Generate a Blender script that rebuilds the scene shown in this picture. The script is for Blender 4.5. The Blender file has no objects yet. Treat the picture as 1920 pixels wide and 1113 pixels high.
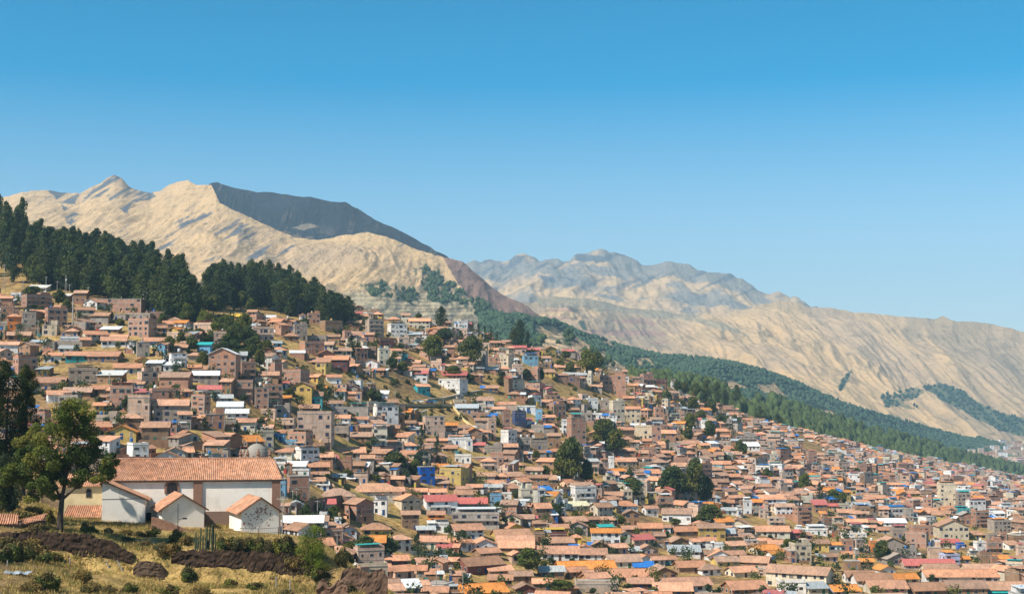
import bpy, math, random
import numpy as np, time
_t0 = time.time()
from mathutils import Vector, Matrix
R = math.radians
scene = bpy.context.scene
COL = scene.collection

# ------------------------------------------------------------------ camera, light, exposure
F = 2637.0            # focal length in photograph pixels (1920 wide)
CX, CY, HZ = 960.0, 556.5, 740.0
PITCH = math.atan((HZ - CY) / F)
cam = bpy.data.objects.new('camera', bpy.data.cameras.new('camera'))
COL.objects.link(cam); scene.camera = cam
cam.location = (0, 0, 0)
cam.rotation_euler = (R(90) + PITCH, 0, 0)
cam.data.sensor_width = 36; cam.data.lens = F / 1920 * 36
cam.data.clip_start = 1; cam.data.clip_end = 60000

SUN_EL, SUN_AZ = 48.0, -126.0          # azimuth from the view direction (+Y), negative = left
sdir = Vector((math.sin(R(SUN_AZ)) * math.cos(R(SUN_EL)), math.cos(R(SUN_AZ)) * math.cos(R(SUN_EL)), math.sin(R(SUN_EL))))
sun = bpy.data.objects.new('sun', bpy.data.lights.new('sun', 'SUN'))
COL.objects.link(sun)
sun.data.energy = 5.0; sun.data.angle = R(0.5); sun.data.color = (1.0, 0.93, 0.82)
sun.rotation_euler = (-sdir).to_track_quat('-Z', 'Y').to_euler()
world = bpy.data.worlds.new('World'); scene.world = world; world.use_nodes = True
wn = world.node_tree.nodes; wl = world.node_tree.links; wn.clear()
sky = wn.new('ShaderNodeTexSky'); sky.sky_type = 'NISHITA'; sky.sun_disc = False
sky.sun_elevation = R(SUN_EL); sky.sun_rotation = R(SUN_AZ)
sky.altitude = 2500; sky.air_density = 1.0; sky.dust_density = 0.5; sky.ozone_density = 2.6
hs = wn.new('ShaderNodeHueSaturation'); hs.inputs['Hue'].default_value = 0.478; hs.inputs['Saturation'].default_value = 1.6; hs.inputs['Value'].default_value = 1.0
bg = wn.new('ShaderNodeBackground'); bg.inputs['Strength'].default_value = 0.105
wo = wn.new('ShaderNodeOutputWorld')
tc_ = wn.new('ShaderNodeTexCoord'); sx_ = wn.new('ShaderNodeSeparateXYZ'); wl.new(tc_.outputs['Generated'], sx_.inputs[0])
def curve(pts, k_=3.0):                       # hazier, paler air low over the horizon, deep blue higher up
    r_ = wn.new('ShaderNodeValToRGB'); wl.new(sx_.outputs['Z'], r_.inputs[0]); r_.color_ramp.interpolation = 'B_SPLINE'; e_ = r_.color_ramp.elements
    e_[0].position = pts[0][0]; e_[0].color = (pts[0][1] / k_,) * 3 + (1,); e_[1].position = pts[-1][0]; e_[1].color = (pts[-1][1] / k_,) * 3 + (1,)
    for p_, v_ in pts[1:-1]: q_ = e_.new(p_); q_.color = (v_ / k_,) * 3 + (1,)
    m_ = wn.new('ShaderNodeMath'); m_.operation = 'MULTIPLY'; m_.inputs[1].default_value = k_; wl.new(r_.outputs[0], m_.inputs[0]); return m_.outputs[0]
wl.new(curve([(0.0, .75), (0.06, .88), (0.12, 1.08), (0.18, 1.34), (0.24, 1.62), (0.30, 1.8), (0.36, 1.8), (0.5, 1.0)]), hs.inputs['Saturation'])
wl.new(curve([(0.0, .66), (0.06, .80), (0.12, .93), (0.19, 1.02), (0.27, .98), (0.34, .9), (0.55, .72)]), hs.inputs['Value'])  # sky dimmed above the view to cut the ambient light
wl.new(sky.outputs[0], hs.inputs['Color']); wl.new(hs.outputs[0], bg.inputs['Color']); wl.new(bg.outputs[0], wo.inputs['Surface'])
scene.view_settings.view_transform = 'Standard'; scene.view_settings.look = 'None'
scene.view_settings.exposure = 0.55; scene.view_settings.gamma = 1.0
scene.render.engine = 'CYCLES'
scene.cycles.max_bounces = 5; scene.cycles.diffuse_bounces = 2; scene.cycles.glossy_bounces = 1
scene.cycles.transmission_bounces = 2; scene.cycles.volume_bounces = 0; scene.cycles.transparent_max_bounces = 4
HAZE_DENSITY = 7.2e-5

# ------------------------------------------------------------------ picture <-> place
CP, SP = math.cos(PITCH), math.sin(PITCH)
def ue(px, py):
    xc = (px - CX) / F; yc = (CY - py) / F
    k = CP - yc * SP
    return xc / k, (SP + yc * CP) / k
def e_of(py):
    yc = (CY - np.asarray(py, float)) / F
    return (SP + yc * CP) / (CP - yc * SP)
def pxy(x, y, z):
    u, e = x / y, z / y
    yc = (e * CP - SP) / (CP + e * SP)
    k = CP - yc * SP
    return CX + F * u * k, CY - F * yc

# ------------------------------------------------------------------ noise
_rs = np.random.RandomState(7)
_perm = _rs.permutation(512)
_g = _rs.rand(512)
def vnoise(x, y, seed=0):
    x = np.asarray(x, float) + seed * 17.31; y = np.asarray(y, float) + seed * 9.17
    xi = np.floor(x).astype(int); yi = np.floor(y).astype(int)
    xf = x - xi; yf = y - yi
    xf = xf * xf * (3 - 2 * xf); yf = yf * yf * (3 - 2 * yf)
    def h(a, b): return _g[(_perm[(a & 511)] + b) & 511]
    a = h(xi, yi); b = h(xi + 1, yi); c = h(xi, yi + 1); d = h(xi + 1, yi + 1)
    return (a * (1 - xf) + b * xf) * (1 - yf) + (c * (1 - xf) + d * xf) * yf
def fbm(x, y, o=4, seed=0):
    s = 0; a = 0.5; t = 0
    for i in range(o):
        s = s + a * vnoise(x * 2 ** i, y * 2 ** i, seed + i * 3); t += a; a *= 0.5
    return s / t
def ridged(x, y, o=4, seed=0):
    s = 0; a = 0.5; t = 0
    for i in range(o):
        s = s + a * (1 - np.abs(2 * vnoise(x * 2 ** i, y * 2 ** i, seed + i * 5) - 1)); t += a; a *= 0.5
    return s / t
def sstep(a, b, x):
    t = np.clip((x - a) / (b - a), 0, 1); return t * t * (3 - 2 * t)
def inpoly(px, py, poly):
    px = np.asarray(px, float); py = np.asarray(py, float)
    ins = np.zeros(px.shape, bool); n = len(poly); j = n - 1
    for i in range(n):
        xi, yi = poly[i]; xj, yj = poly[j]
        c = ((yi > py) != (yj > py)) & (px < (xj - xi) * (py - yi) / (yj - yi + 1e-9) + xi)
        ins ^= c; j = i
    return ins

def inp(px, py, poly):
    ins = False; xj, yj = poly[-1]
    for xi, yi in poly:
        if ((yi > py) != (yj > py)) and (px < (xj - xi) * (py - yi) / (yj - yi) + xi): ins = not ins
        xj, yj = xi, yi
    return ins
# ------------------------------------------------------------------ the shape of the town slope: (py, distance) per picture column
TAB = {
 -700: [(1113,250),(1000,340),(900,420),(800,490),(700,570),(600,680),(500,840),(400,1000)],
 0:    [(1113,260),(1000,360),(900,440),(800,510),(700,600),(600,700),(560,740),(500,860),(452,960)],
 200:  [(1113,300),(1000,380),(900,440),(800,500),(700,590),(600,700),(560,760),(512,960)],
 370:  [(1113,320),(1000,400),(900,460),(800,520),(700,600),(640,660),(600,760),(577,930)],
 440:  [(1113,330),(1000,410),(900,475),(800,540),(700,620),(650,690),(600,800),(548,1010)],
 560:  [(1113,360),(1000,450),(900,530),(800,600),(700,690),(640,760),(600,860),(568,1040)],
 700:  [(1113,400),(1000,500),(900,590),(800,670),(700,760),(650,830),(594,980)],
 830:  [(1113,420),(1000,535),(900,635),(800,730),(700,845),(650,930),(614,1000)],
 1000: [(1113,450),(1000,570),(900,680),(800,790),(700,920),(653,1045)],
 1130: [(1113,460),(1000,600),(900,740),(800,880),(725,1020),(687,1105)],
 1250: [(1113,470),(1000,640),(900,800),(800,980),(722,1160)],
 1380: [(1113,475),(1000,680),(900,870),(820,1080),(771,1370)],
 1500: [(1113,480),(1000,720),(930,860),(850,1100),(807,1540)],
 1700: [(1113,490),(1000,800),(940,1000),(900,1200),(870,1520),(855,1900)],
 1920: [(1113,500),(1000,830),(940,1150),(912,1650),(898,2600)],
 2700: [(1113,520),(1000,850),(940,1250),(915,1800),(905,2900)],
}
NK = 24
_cols = sorted(TAB); _PY = []; _DD = []
for c in _cols:
    p = np.array(TAB[c], float)
    s = np.linspace(0, 1, NK)
    py = p[0, 0] + (p[-1, 0] - p[0, 0]) * s
    d = np.interp(-py, -p[:, 0], p[:, 1])
    d = np.convolve(np.pad(d, 1, mode='reflect', reflect_type='odd'), [.25, .5, .25], 'valid')
    _PY.append(py); _DD.append(d)
_PY = np.array(_PY); _DD = np.array(_DD)
def column(u):
    c = CX + F * u
    py = np.array([np.interp(c, _cols, _PY[:, k]) for k in range(NK)])
    d = np.array([np.interp(c, _cols, _DD[:, k]) for k in range(NK)])
    return e_of(py), d
_UG = np.linspace(-0.72, 0.72, 721)
_colE = []; _colD = []
for _u in _UG:
    e_, d_ = column(_u); _colE.append(e_); _colD.append(d_)
_colE = np.array(_colE); _colD = np.array(_colD)
_kw = np.exp(-np.linspace(-2.2, 2.2, 45) ** 2); _kw /= _kw.sum()      # soften the folds between the columns
for _k in range(NK):
    for _a in (_colE, _colD):
        _a[:, _k] = np.convolve(np.pad(_a[:, _k], 22, mode='edge'), _kw, 'valid')
def colarr(u):
    t = (u + 0.72) / 1.44 * 720; t = min(max(t, 0), 719.999); i = int(t); f = t - i
    return _colE[i] * (1 - f) + _colE[i + 1] * f, _colD[i] * (1 - f) + _colD[i + 1] * f
# near spur with the church: height by picture column at given distances
SPC = [-900, -200, 0, 100, 180, 245, 330, 450, 600, 680, 760, 860, 1000, 2800]
SPZ = {   # distance: heights
 40:  [-16, -17, -18, -19, -20, -21, -22, -23, -24, -25, -27, -34, -45, -60],
 150: [-20, -20.5, -21.3, -22, -23, -24, -24.8, -25.2, -25.6, -25.8, -28, -38, -50, -62],
 190: [-20, -20.5, -21.6, -22.8, -24, -25.0, -25.6, -25.8, -26.0, -26.6, -29, -40, -52, -63],
 197: [-19, -19.5, -21.2, -23.0, -24.2, -25.2, -25.8, -26.0, -26.2, -26.8, -29.5, -41, -52, -63],
 200: [-18, -18.5, -19.0, -19.4, -19.8, -21.6, -21.8, -21.9, -22.2, -25.5, -30, -42, -53, -63],
 212: [-17, -17.0, -18.0, -19.6, -20.5, -21.3, -21.8, -22.0, -22.6, -26.5, -31, -43, -53, -63],
 235: [-16, -15.5, -16.5, -20.0, -21.2, -21.5, -22.0, -22.6, -24.0, -30.0, -34, -45, -54, -64],
 262: [-15, -14.5, -15.5, -19.5, -21.0, -21.5, -22.0, -23.0, -28.0, -34.0, -38, -47, -55, -64],
}
_spd = sorted(SPZ)
def spur(u, d):
    c = CX + F * u
    zz = [np.interp(c, SPC, SPZ[k]) for k in _spd]
    return float(np.interp(d, _spd, zz))
def town(u, d, E=None, D=None):
    if E is None: E, D = colarr(u)
    if d >= D[-1]:
        zc = E[-1] * D[-1]; sl = 0.10 if u < 0.2 else 0.05
        return zc - (d - D[-1]) * sl
    if d <= D[0]: return E[0] * D[0] + (d - D[0]) * 0.02
    return float(np.interp(d, D, E)) * d
def ground(x, y):
    u = x / y; d = y
    if d < 262: return spur(u, d)
    E, D = colarr(u)
    t = town(u, d, E, D)
    if d < 340:
        s = spur(u, 262); w = (d - 262) / 78.0; w = w * w * (3 - 2 * w)
        return s * (1 - w) + t * w
    return t
def at(px, py, near=None):
    """point of the town slope seen at this place of the photograph"""
    u, e = ue(px, py)
    if near: return Vector((u * near, near, e * near))
    E, D = colarr(u)
    d = float(np.interp(e, E, D))
    return Vector((u * d, d, e * d))

# ------------------------------------------------------------------ materials
def newmat(name):
    m = bpy.data.materials.new(name); m.use_nodes = True
    nt = m.node_tree; nt.nodes.clear()
    out = nt.nodes.new('ShaderNodeOutputMaterial'); b = nt.nodes.new('ShaderNodeBsdfPrincipled')
    nt.links.new(b.outputs[0], out.inputs['Surface'])
    b.inputs['Roughness'].default_value = 0.9
    b.inputs['Specular IOR Level'].default_value = 0.2
    return m, nt, b
def noise_node(nt, scale, detail=4, rough=0.6, coord=None, dim='3D'):
    n = nt.nodes.new('ShaderNodeTexNoise'); n.noise_dimensions = dim
    n.inputs['Scale'].default_value = scale; n.inputs['Detail'].default_value = detail; n.inputs['Roughness'].default_value = rough
    if coord: nt.links.new(coord, n.inputs['Vector'])
    return n
def ramp(nt, src, p):
    r = nt.nodes.new('ShaderNodeValToRGB'); nt.links.new(src, r.inputs[0])
    e = r.color_ramp.elements
    while len(e) > 1: e.remove(e[-1])
    e[0].position = p[0][0]; e[0].color = p[0][1]
    for a, c in p[1:]:
        q = e.new(a); q.color = c
    return r
def g4(v): return (v, v, v, 1)
def mul(nt, a, b, fac=1.0, mode='MULTIPLY'):
    m = nt.nodes.new('ShaderNodeMix'); m.data_type = 'RGBA'; m.blend_type = mode
    if isinstance(fac, float): m.inputs['Factor'].default_value = fac
    else: nt.links.new(fac, m.inputs['Factor'])
    for s, k in ((a, 6), (b, 7)):
        if isinstance(s, tuple): m.inputs[k].default_value = s
        else: nt.links.new(s, m.inputs[k])
    return m.outputs[2]
def posn(nt): return nt.nodes.new('ShaderNodeNewGeometry').outputs['Position']
def attr(nt, name='Col'):
    a = nt.nodes.new('ShaderNodeAttribute'); a.attribute_name = name; return a.outputs['Color']
def mapped(nt, src, sc):
    m = nt.nodes.new('ShaderNodeMapping'); m.inputs['Scale'].default_value = sc
    nt.links.new(src, m.inputs['Vector']); return m.outputs[0]
def uvn(nt):
    u = nt.nodes.new('ShaderNodeUVMap'); u.uv_map = 'UVMap'; return u.outputs[0]
def mat_wall():
    m, nt, b = newmat('painted_wall'); P = posn(nt)
    n1 = noise_node(nt, 0.35, 5, 0.65, P); n2 = noise_node(nt, 1.0, 4, 0.6, mapped(nt, P, (1.6, 1.6, 0.35)))
    c = mul(nt, attr(nt), ramp(nt, n1.outputs[0], [(0.3, g4(0.72)), (0.6, g4(1.05))]).outputs[0])
    c = mul(nt, c, ramp(nt, n2.outputs[0], [(0.35, (0.66, 0.6, 0.54, 1)), (0.55, g4(1.0))]).outputs[0], 0.6)
    nt.links.new(c, b.inputs['Base Color']); return m
def mat_brick():
    m, nt, b = newmat('brick'); P = posn(nt)
    n1 = noise_node(nt, 0.5, 5, 0.7, P); n2 = noise_node(nt, 3.0, 2, 0.5, mapped(nt, P, (1, 1, 3)))
    c = mul(nt, attr(nt), ramp(nt, n1.outputs[0], [(0.3, g4(0.68)), (0.65, g4(1.12))]).outputs[0])
    c = mul(nt, c, ramp(nt, n2.outputs[0], [(0.3, (0.75, 0.7, 0.66, 1)), (0.7, g4(1.15))]).outputs[0], 0.8)
    nt.links.new(c, b.inputs['Base Color']); return m
def mat_tile():
    m, nt, b = newmat('clay_tile'); U = uvn(nt); P = posn(nt)
    n1 = noise_node(nt, 1.0, 5, 0.7, mapped(nt, U, (1.4, 0.35, 1))); n2 = noise_node(nt, 0.22, 4, 0.6, P)
    w = nt.nodes.new('ShaderNodeTexWave'); w.wave_type = 'BANDS'; w.bands_direction = 'X'
    w.inputs['Scale'].default_value = 1.15; w.inputs['Distortion'].default_value = 0.6
    nt.links.new(U, w.inputs['Vector'])
    c = mul(nt, attr(nt), ramp(nt, n1.outputs[0], [(0.28, (0.50, 0.46, 0.42, 1)), (0.5, g4(0.95)), (0.75, (1.3, 1.2, 1.1, 1))]).outputs[0])
    c = mul(nt, c, ramp(nt, n2.outputs[0], [(0.35, (0.72, 0.76, 0.8, 1)), (0.6, g4(1.08))]).outputs[0], 0.8)
    c = mul(nt, c, ramp(nt, w.outputs[0], [(0.2, g4(0.66)), (0.6, g4(1.08))]).outputs[0], 0.55)
    nt.links.new(c, b.inputs['Base Color']); return m
def mat_metal():
    m, nt, b = newmat('sheet_metal'); U = uvn(nt)
    n1 = noise_node(nt, 1.0, 4, 0.6, mapped(nt, U, (2.0, 0.3, 1)))
    c = mul(nt, attr(nt), ramp(nt, n1.outputs[0], [(0.3, (0.62, 0.58, 0.54, 1)), (0.6, g4(1.05))]).outputs[0])
    nt.links.new(c, b.inputs['Base Color']); b.inputs['Roughness'].default_value = 0.5; b.inputs['Specular IOR Level'].default_value = 0.4; return m
def mat_plain(name, rgb, rough=0.8, nz=0.25, sc=1.0):
    m, nt, b = newmat(name)
    n1 = noise_node(nt, sc, 4, 0.6, posn(nt))
    c = mul(nt, (rgb[0], rgb[1], rgb[2], 1), ramp(nt, n1.outputs[0], [(0.3, g4(1 - nz)), (0.65, g4(1 + nz * 0.5))]).outputs[0])
    nt.links.new(c, b.inputs['Base Color']); b.inputs['Roughness'].default_value = rough; return m
def mat_leaf():
    m, nt, b = newmat('foliage'); a = attr(nt)
    n1 = noise_node(nt, 0.6, 3, 0.6, posn(nt))
    oi = nt.nodes.new('ShaderNodeObjectInfo')
    c = mul(nt, a, ramp(nt, n1.outputs[0], [(0.3, g4(0.65)), (0.7, (1.3, 1.25, 1.1, 1))]).outputs[0])
    c = mul(nt, c, ramp(nt, oi.outputs['Random'], [(0.0, (0.75, 0.82, 0.9, 1)), (0.5, g4(1.0)), (1.0, (1.35, 1.2, 0.95, 1))]).outputs[0])
    nt.links.new(c, b.inputs['Base Color'])
    tr = nt.nodes.new('ShaderNodeBsdfTranslucent'); nt.links.new(c, tr.inputs['Color'])
    mx = nt.nodes.new('ShaderNodeMixShader'); mx.inputs[0].default_value = 0.3
    nt.links.new(b.outputs[0], mx.inputs[1]); nt.links.new(tr.outputs[0], mx.inputs[2])
    nt.links.new(mx.outputs[0], [n for n in nt.nodes if n.type == 'OUTPUT_MATERIAL'][0].inputs['Surface'])
    return m
def mat_ground():
    m, nt, b = newmat('dry_slope'); P = posn(nt)
    n1 = noise_node(nt, 0.03, 6, 0.65, P); n2 = noise_node(nt, 0.35, 5, 0.7, P); n3 = noise_node(nt, 2.5, 4, 0.7, P)
    c = ramp(nt, n1.outputs[0], [(0.32, (0.16, 0.10, 0.055, 1)), (0.45, (0.30, 0.19, 0.08, 1)), (0.58, (0.42, 0.28, 0.10, 1)), (0.7, (0.20, 0.17, 0.06, 1))]).outputs[0]
    c = mul(nt, c, ramp(nt, n2.outputs[0], [(0.34, (0.22, 0.26, 0.16, 1)), (0.46, (0.8, 0.8, 0.75, 1)), (0.62, g4(1.25))]).outputs[0])
    c = mul(nt, c, ramp(nt, n3.outputs[0], [(0.3, g4(0.6)), (0.65, g4(1.2))]).outputs[0])
    nt.links.new(c, b.inputs['Base Color'])
    bm = nt.nodes.new('ShaderNodeBump'); bm.inputs['Strength'].default_value = 0.9; bm.inputs['Distance'].default_value = 0.6
    nt.links.new(n2.outputs[0], bm.inputs['Height']); nt.links.new(bm.outputs[0], b.inputs['Normal']); return m
def mat_mount():
    m, nt, b = newmat('mountain'); P = posn(nt)
    n1 = noise_node(nt, 0.010, 7, 0.72, mapped(nt, P, (1, 0.35, 1.6))); n2 = noise_node(nt, 0.05, 6, 0.7, mapped(nt, P, (1, 0.22, 1.2))); n3 = noise_node(nt, 0.03, 5, 0.75, mapped(nt, P, (1, 0.5, 3)))
    c = mul(nt, attr(nt), ramp(nt, n1.outputs[0], [(0.34, (0.68, 0.67, 0.66, 1)), (0.46, g4(0.98)), (0.66, (1.15, 1.11, 1.04, 1))]).outputs[0])
    c = mul(nt, c, ramp(nt, n2.outputs[0], [(0.30, (0.66, 0.66, 0.66, 1)), (0.42, g4(0.98)), (0.7, g4(1.1))]).outputs[0])
    c = mul(nt, c, ramp(nt, n3.outputs[0], [(0.32, (0.42, 0.46, 0.42, 1)), (0.43, g4(1.0))]).outputs[0])
    nt.links.new(c, b.inputs['Base Color'])
    bm = nt.nodes.new('ShaderNodeBump'); bm.inputs['Strength'].default_value = 1.0; bm.inputs['Distance'].default_value = 14
    nt.links.new(n2.outputs[0], bm.inputs['Height']); nt.links.new(bm.outputs[0], b.inputs['Normal']); return m
MW, MBR, MT, MM = mat_wall(), mat_brick(), mat_tile(), mat_metal()
MG, mg_nt, mg_b = newmat('window_glass'); mg_b.inputs['Base Color'].default_value = (0.035, 0.04, 0.05, 1); mg_b.inputs['Roughness'].default_value = 0.25
ML = mat_leaf(); MGR = mat_ground(); MMT = mat_mount()
MBK = mat_plain('bark', (0.085, 0.065, 0.05), 0.95, 0.5, 1.5)
MPOLE = mat_plain('pole_concrete', (0.38, 0.36, 0.33), 0.8)
MDARK = mat_plain('dark_metal', (0.03, 0.03, 0.035), 0.6)
MSTONE = mat_plain('stone', (0.20, 0.13, 0.10), 0.95, 0.45, 1.2)
MATS = [MW, MBR, MT, MM, MG]
iW, iB, iT, iM, iG = range(5)

# ------------------------------------------------------------------ mesh builder
class MB:
    def __init__(s): s.v = []; s.f = []; s.m = []; s.c = []
    def face(s, pts, m=0, c=(.5, .5, .5)):
        b = len(s.v); s.v.extend(pts); s.f.append(tuple(range(b, b + len(pts)))); s.m.append(m); s.c.append(c)
    def box(s, x0, x1, y0, y1, z0, z1, m=0, c=(.5, .5, .5), bottom=False):
        b = len(s.v)
        s.v += [(x0, y0, z0), (x1, y0, z0), (x1, y1, z0), (x0, y1, z0), (x0, y0, z1), (x1, y0, z1), (x1, y1, z1), (x0, y1, z1)]
        q = [(0, 1, 5, 4), (1, 2, 6, 5), (2, 3, 7, 6), (3, 0, 4, 7), (4, 5, 6, 7)]
        if bottom: q.append((3, 2, 1, 0))
        for k in q: s.f.append(tuple(b + i for i in k)); s.m.append(m); s.c.append(c)
    def tube(s, p, q, r0, r1, n=6, m=0, c=(.5, .5, .5), cap=True):
        p = Vector(p); q = Vector(q); d = (q - p)
        if d.length < 1e-6: return
        d.normalize(); a = d.orthogonal().normalized(); b2 = d.cross(a)
        b = len(s.v)
        for pt, r in ((p, r0), (q, r1)):
            for i in range(n):
                t = 2 * math.pi * i / n; s.v.append(tuple(pt + a * (r * math.cos(t)) + b2 * (r * math.sin(t))))
        for i in range(n):
            j = (i + 1) % n; s.f.append((b + i, b + j, b + n + j, b + n + i)); s.m.append(m); s.c.append(c)
        if cap: s.f.append(tuple(b + n + i for i in range(n))); s.m.append(m); s.c.append(c)
    def lathe(s, prof, cx=0, cy=0, n=16, m=0, c=(.5, .5, .5)):
        b = len(s.v)
        for r, z in prof:
            for i in range(n):
                t = 2 * math.pi * i / n; s.v.append((cx + r * math.cos(t), cy + r * math.sin(t), z))
        for k in range(len(prof) - 1):
            for i in range(n):
                j = (i + 1) % n; s.f.append((b + k * n + i, b + k * n + j, b + (k + 1) * n + j, b + (k + 1) * n + i)); s.m.append(m); s.c.append(c)
    def add(s, o, loc=(0, 0, 0), rz=0.0):
        b = len(s.v); ca, sa = math.cos(rz), math.sin(rz)
        s.v += [(x * ca - y * sa + loc[0], x * sa + y * ca + loc[1], z + loc[2]) for x, y, z in o.v]
        s.f += [tuple(i + b for i in f) for f in o.f]; s.m += o.m; s.c += o.c
    def mesh(s, name, mats=None, smooth=False):
        mats = mats or MATS
        me = bpy.data.meshes.new(name); me.from_pydata(s.v, [], s.f)
        used = sorted(set(s.m)); mp = {k: i for i, k in enumerate(used)}
        for k in used: me.materials.append(mats[k])
        me.polygons.foreach_set('material_index', [mp[k] for k in s.m])
        cnt = np.array([len(f) for f in s.f])
        ca = np.ones((len(s.f), 4)); ca[:, :3] = np.array(s.c)
        at_ = me.color_attributes.new('Col', 'FLOAT_COLOR', 'CORNER')
        at_.data.foreach_set('color', np.repeat(ca, cnt, axis=0).ravel())
        uv = me.uv_layers.new(name='UVMap')
        V = np.array(s.v, float); co = np.empty((int(cnt.sum()), 2)); st = np.concatenate([[0], np.cumsum(cnt)[:-1]])
        for L in set(cnt.tolist()):
            ids = np.nonzero(cnt == L)[0]; Fx = np.array([s.f[i] for i in ids]); p = V[Fx]
            n = np.cross(p[:, 1] - p[:, 0], p[:, 2] - p[:, 0]); ln = np.linalg.norm(n, axis=1); bad = ln < 1e-9; ln[bad] = 1; n = n / ln[:, None]; n[bad] = (0, 0, 1)
            t = np.stack([-n[:, 1], n[:, 0], 0 * n[:, 0]], 1); tl = np.linalg.norm(t, axis=1); fl = tl < .05; tl[fl] = 1; t = t / tl[:, None]; t[fl] = (1, 0, 0); w = np.cross(n, t)
            q = st[ids][:, None] + np.arange(L)[None]
            co[q, 0] = np.einsum('ijk,ik->ij', p, t); co[q, 1] = np.einsum('ijk,ik->ij', p, w)
        uv.data.foreach_set('uv', co.ravel())
        if smooth: me.polygons.foreach_set('use_smooth', [True] * len(s.f))
        me.update(); return me
def link(name, me, parent=None, mat=None, label=None, loc=None, rz=0.0):
    o = bpy.data.objects.new(name, me); COL.objects.link(o)
    if parent: o.parent = parent
    if loc is not None: o.location = loc
    if rz: o.rotation_euler[2] = rz
    if mat and me: me.materials.clear(); me.materials.append(mat)
    if label: o['label'] = label
    return o
def part(mb, name, parent, mats=None, smooth=False):
    return link(name, mb.mesh(name, mats, smooth), parent)
def tag(o, label, cat, group=None, kind=None):
    if label: o['label'] = label
    if cat: o['category'] = cat
    if group: o['group'] = group
    if kind: o['kind'] = kind
    return o
def thing(name, loc, label, cat, group=None, rz=0.0):
    o = bpy.data.objects.new(name, None); COL.objects.link(o); o.location = loc; o.rotation_euler[2] = rz
    o.empty_display_size = 1
    return tag(o, label, cat, group)

# ------------------------------------------------------------------ ground sheet of the town and the near spur
def grid_mesh(name, P, colr, mat, smooth=True):
    nr, nc = P.shape[:2]
    idx = np.arange(nr * nc).reshape(nr, nc)
    f = np.stack([idx[:-1, :-1], idx[:-1, 1:], idx[1:, 1:], idx[1:, :-1]], -1).reshape(-1, 4)
    me = bpy.data.meshes.new(name)
    me.vertices.add(nr * nc); me.vertices.foreach_set('co', P.reshape(-1, 3).ravel())
    me.loops.add(f.size); me.loops.foreach_set('vertex_index', f.ravel().astype(np.int32))
    me.polygons.add(len(f)); me.polygons.foreach_set('loop_start', (np.arange(len(f)) * 4).astype(np.int32))
    me.polygons.foreach_set('loop_total', np.full(len(f), 4, np.int32))
    if smooth: me.polygons.foreach_set('use_smooth', np.ones(len(f), bool))
    me.update(calc_edges=True)
    if colr is not None:
        a = me.color_attributes.new('Col', 'FLOAT_COLOR', 'POINT')
        c4 = np.ones((nr * nc, 4)); c4[:, :3] = colr.reshape(-1, 3); a.data.foreach_set('color', c4.ravel())
    me.materials.append(mat)
    o = bpy.data.objects.new(name, me); COL.objects.link(o); return o
us = np.concatenate([np.linspace(-0.72, -0.40, 50), np.linspace(-0.397, 0.40, 420), np.linspace(0.41, 0.72, 40)])
ds = np.concatenate([np.linspace(40, 165, 30), np.linspace(168, 195, 30), np.linspace(195.5, 203, 22), np.linspace(204, 262, 50),
                     np.linspace(265, 450, 40), np.linspace(456, 1200, 110), np.linspace(1215, 3400, 80)])
P = np.zeros((len(ds), len(us), 3))
for j, u in enumerate(us):
    E, D = colarr(u)
    for i, d in enumerate(ds):
        if d < 262: z = spur(u, d)
        else:
            z = town(u, d, E, D)
            if d < 340:
                s_ = spur(u, 262); w = (d - 262) / 78.0; w = w * w * (3 - 2 * w); z = s_ * (1 - w) + z * w
        P[i, j] = (u * d, d, z)
nz = fbm(P[..., 0] / 6.0, P[..., 1] / 6.0, 4, 3) - 0.5
amp = np.where(P[..., 1] < 262, 1.5, 1.2)
P[..., 2] += nz * amp
g = grid_mesh('ground', P, None, MGR); tag(g, None, None, None, 'structure')
pl = MB(); pl.face([(-6400, -250, -300), (6400, -250, -300), (6400, 10600, -300), (-6400, 10600, -300)])
o = link('plain', pl.mesh('plain'), None, MGR); tag(o, None, None, None, 'structure')

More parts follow.
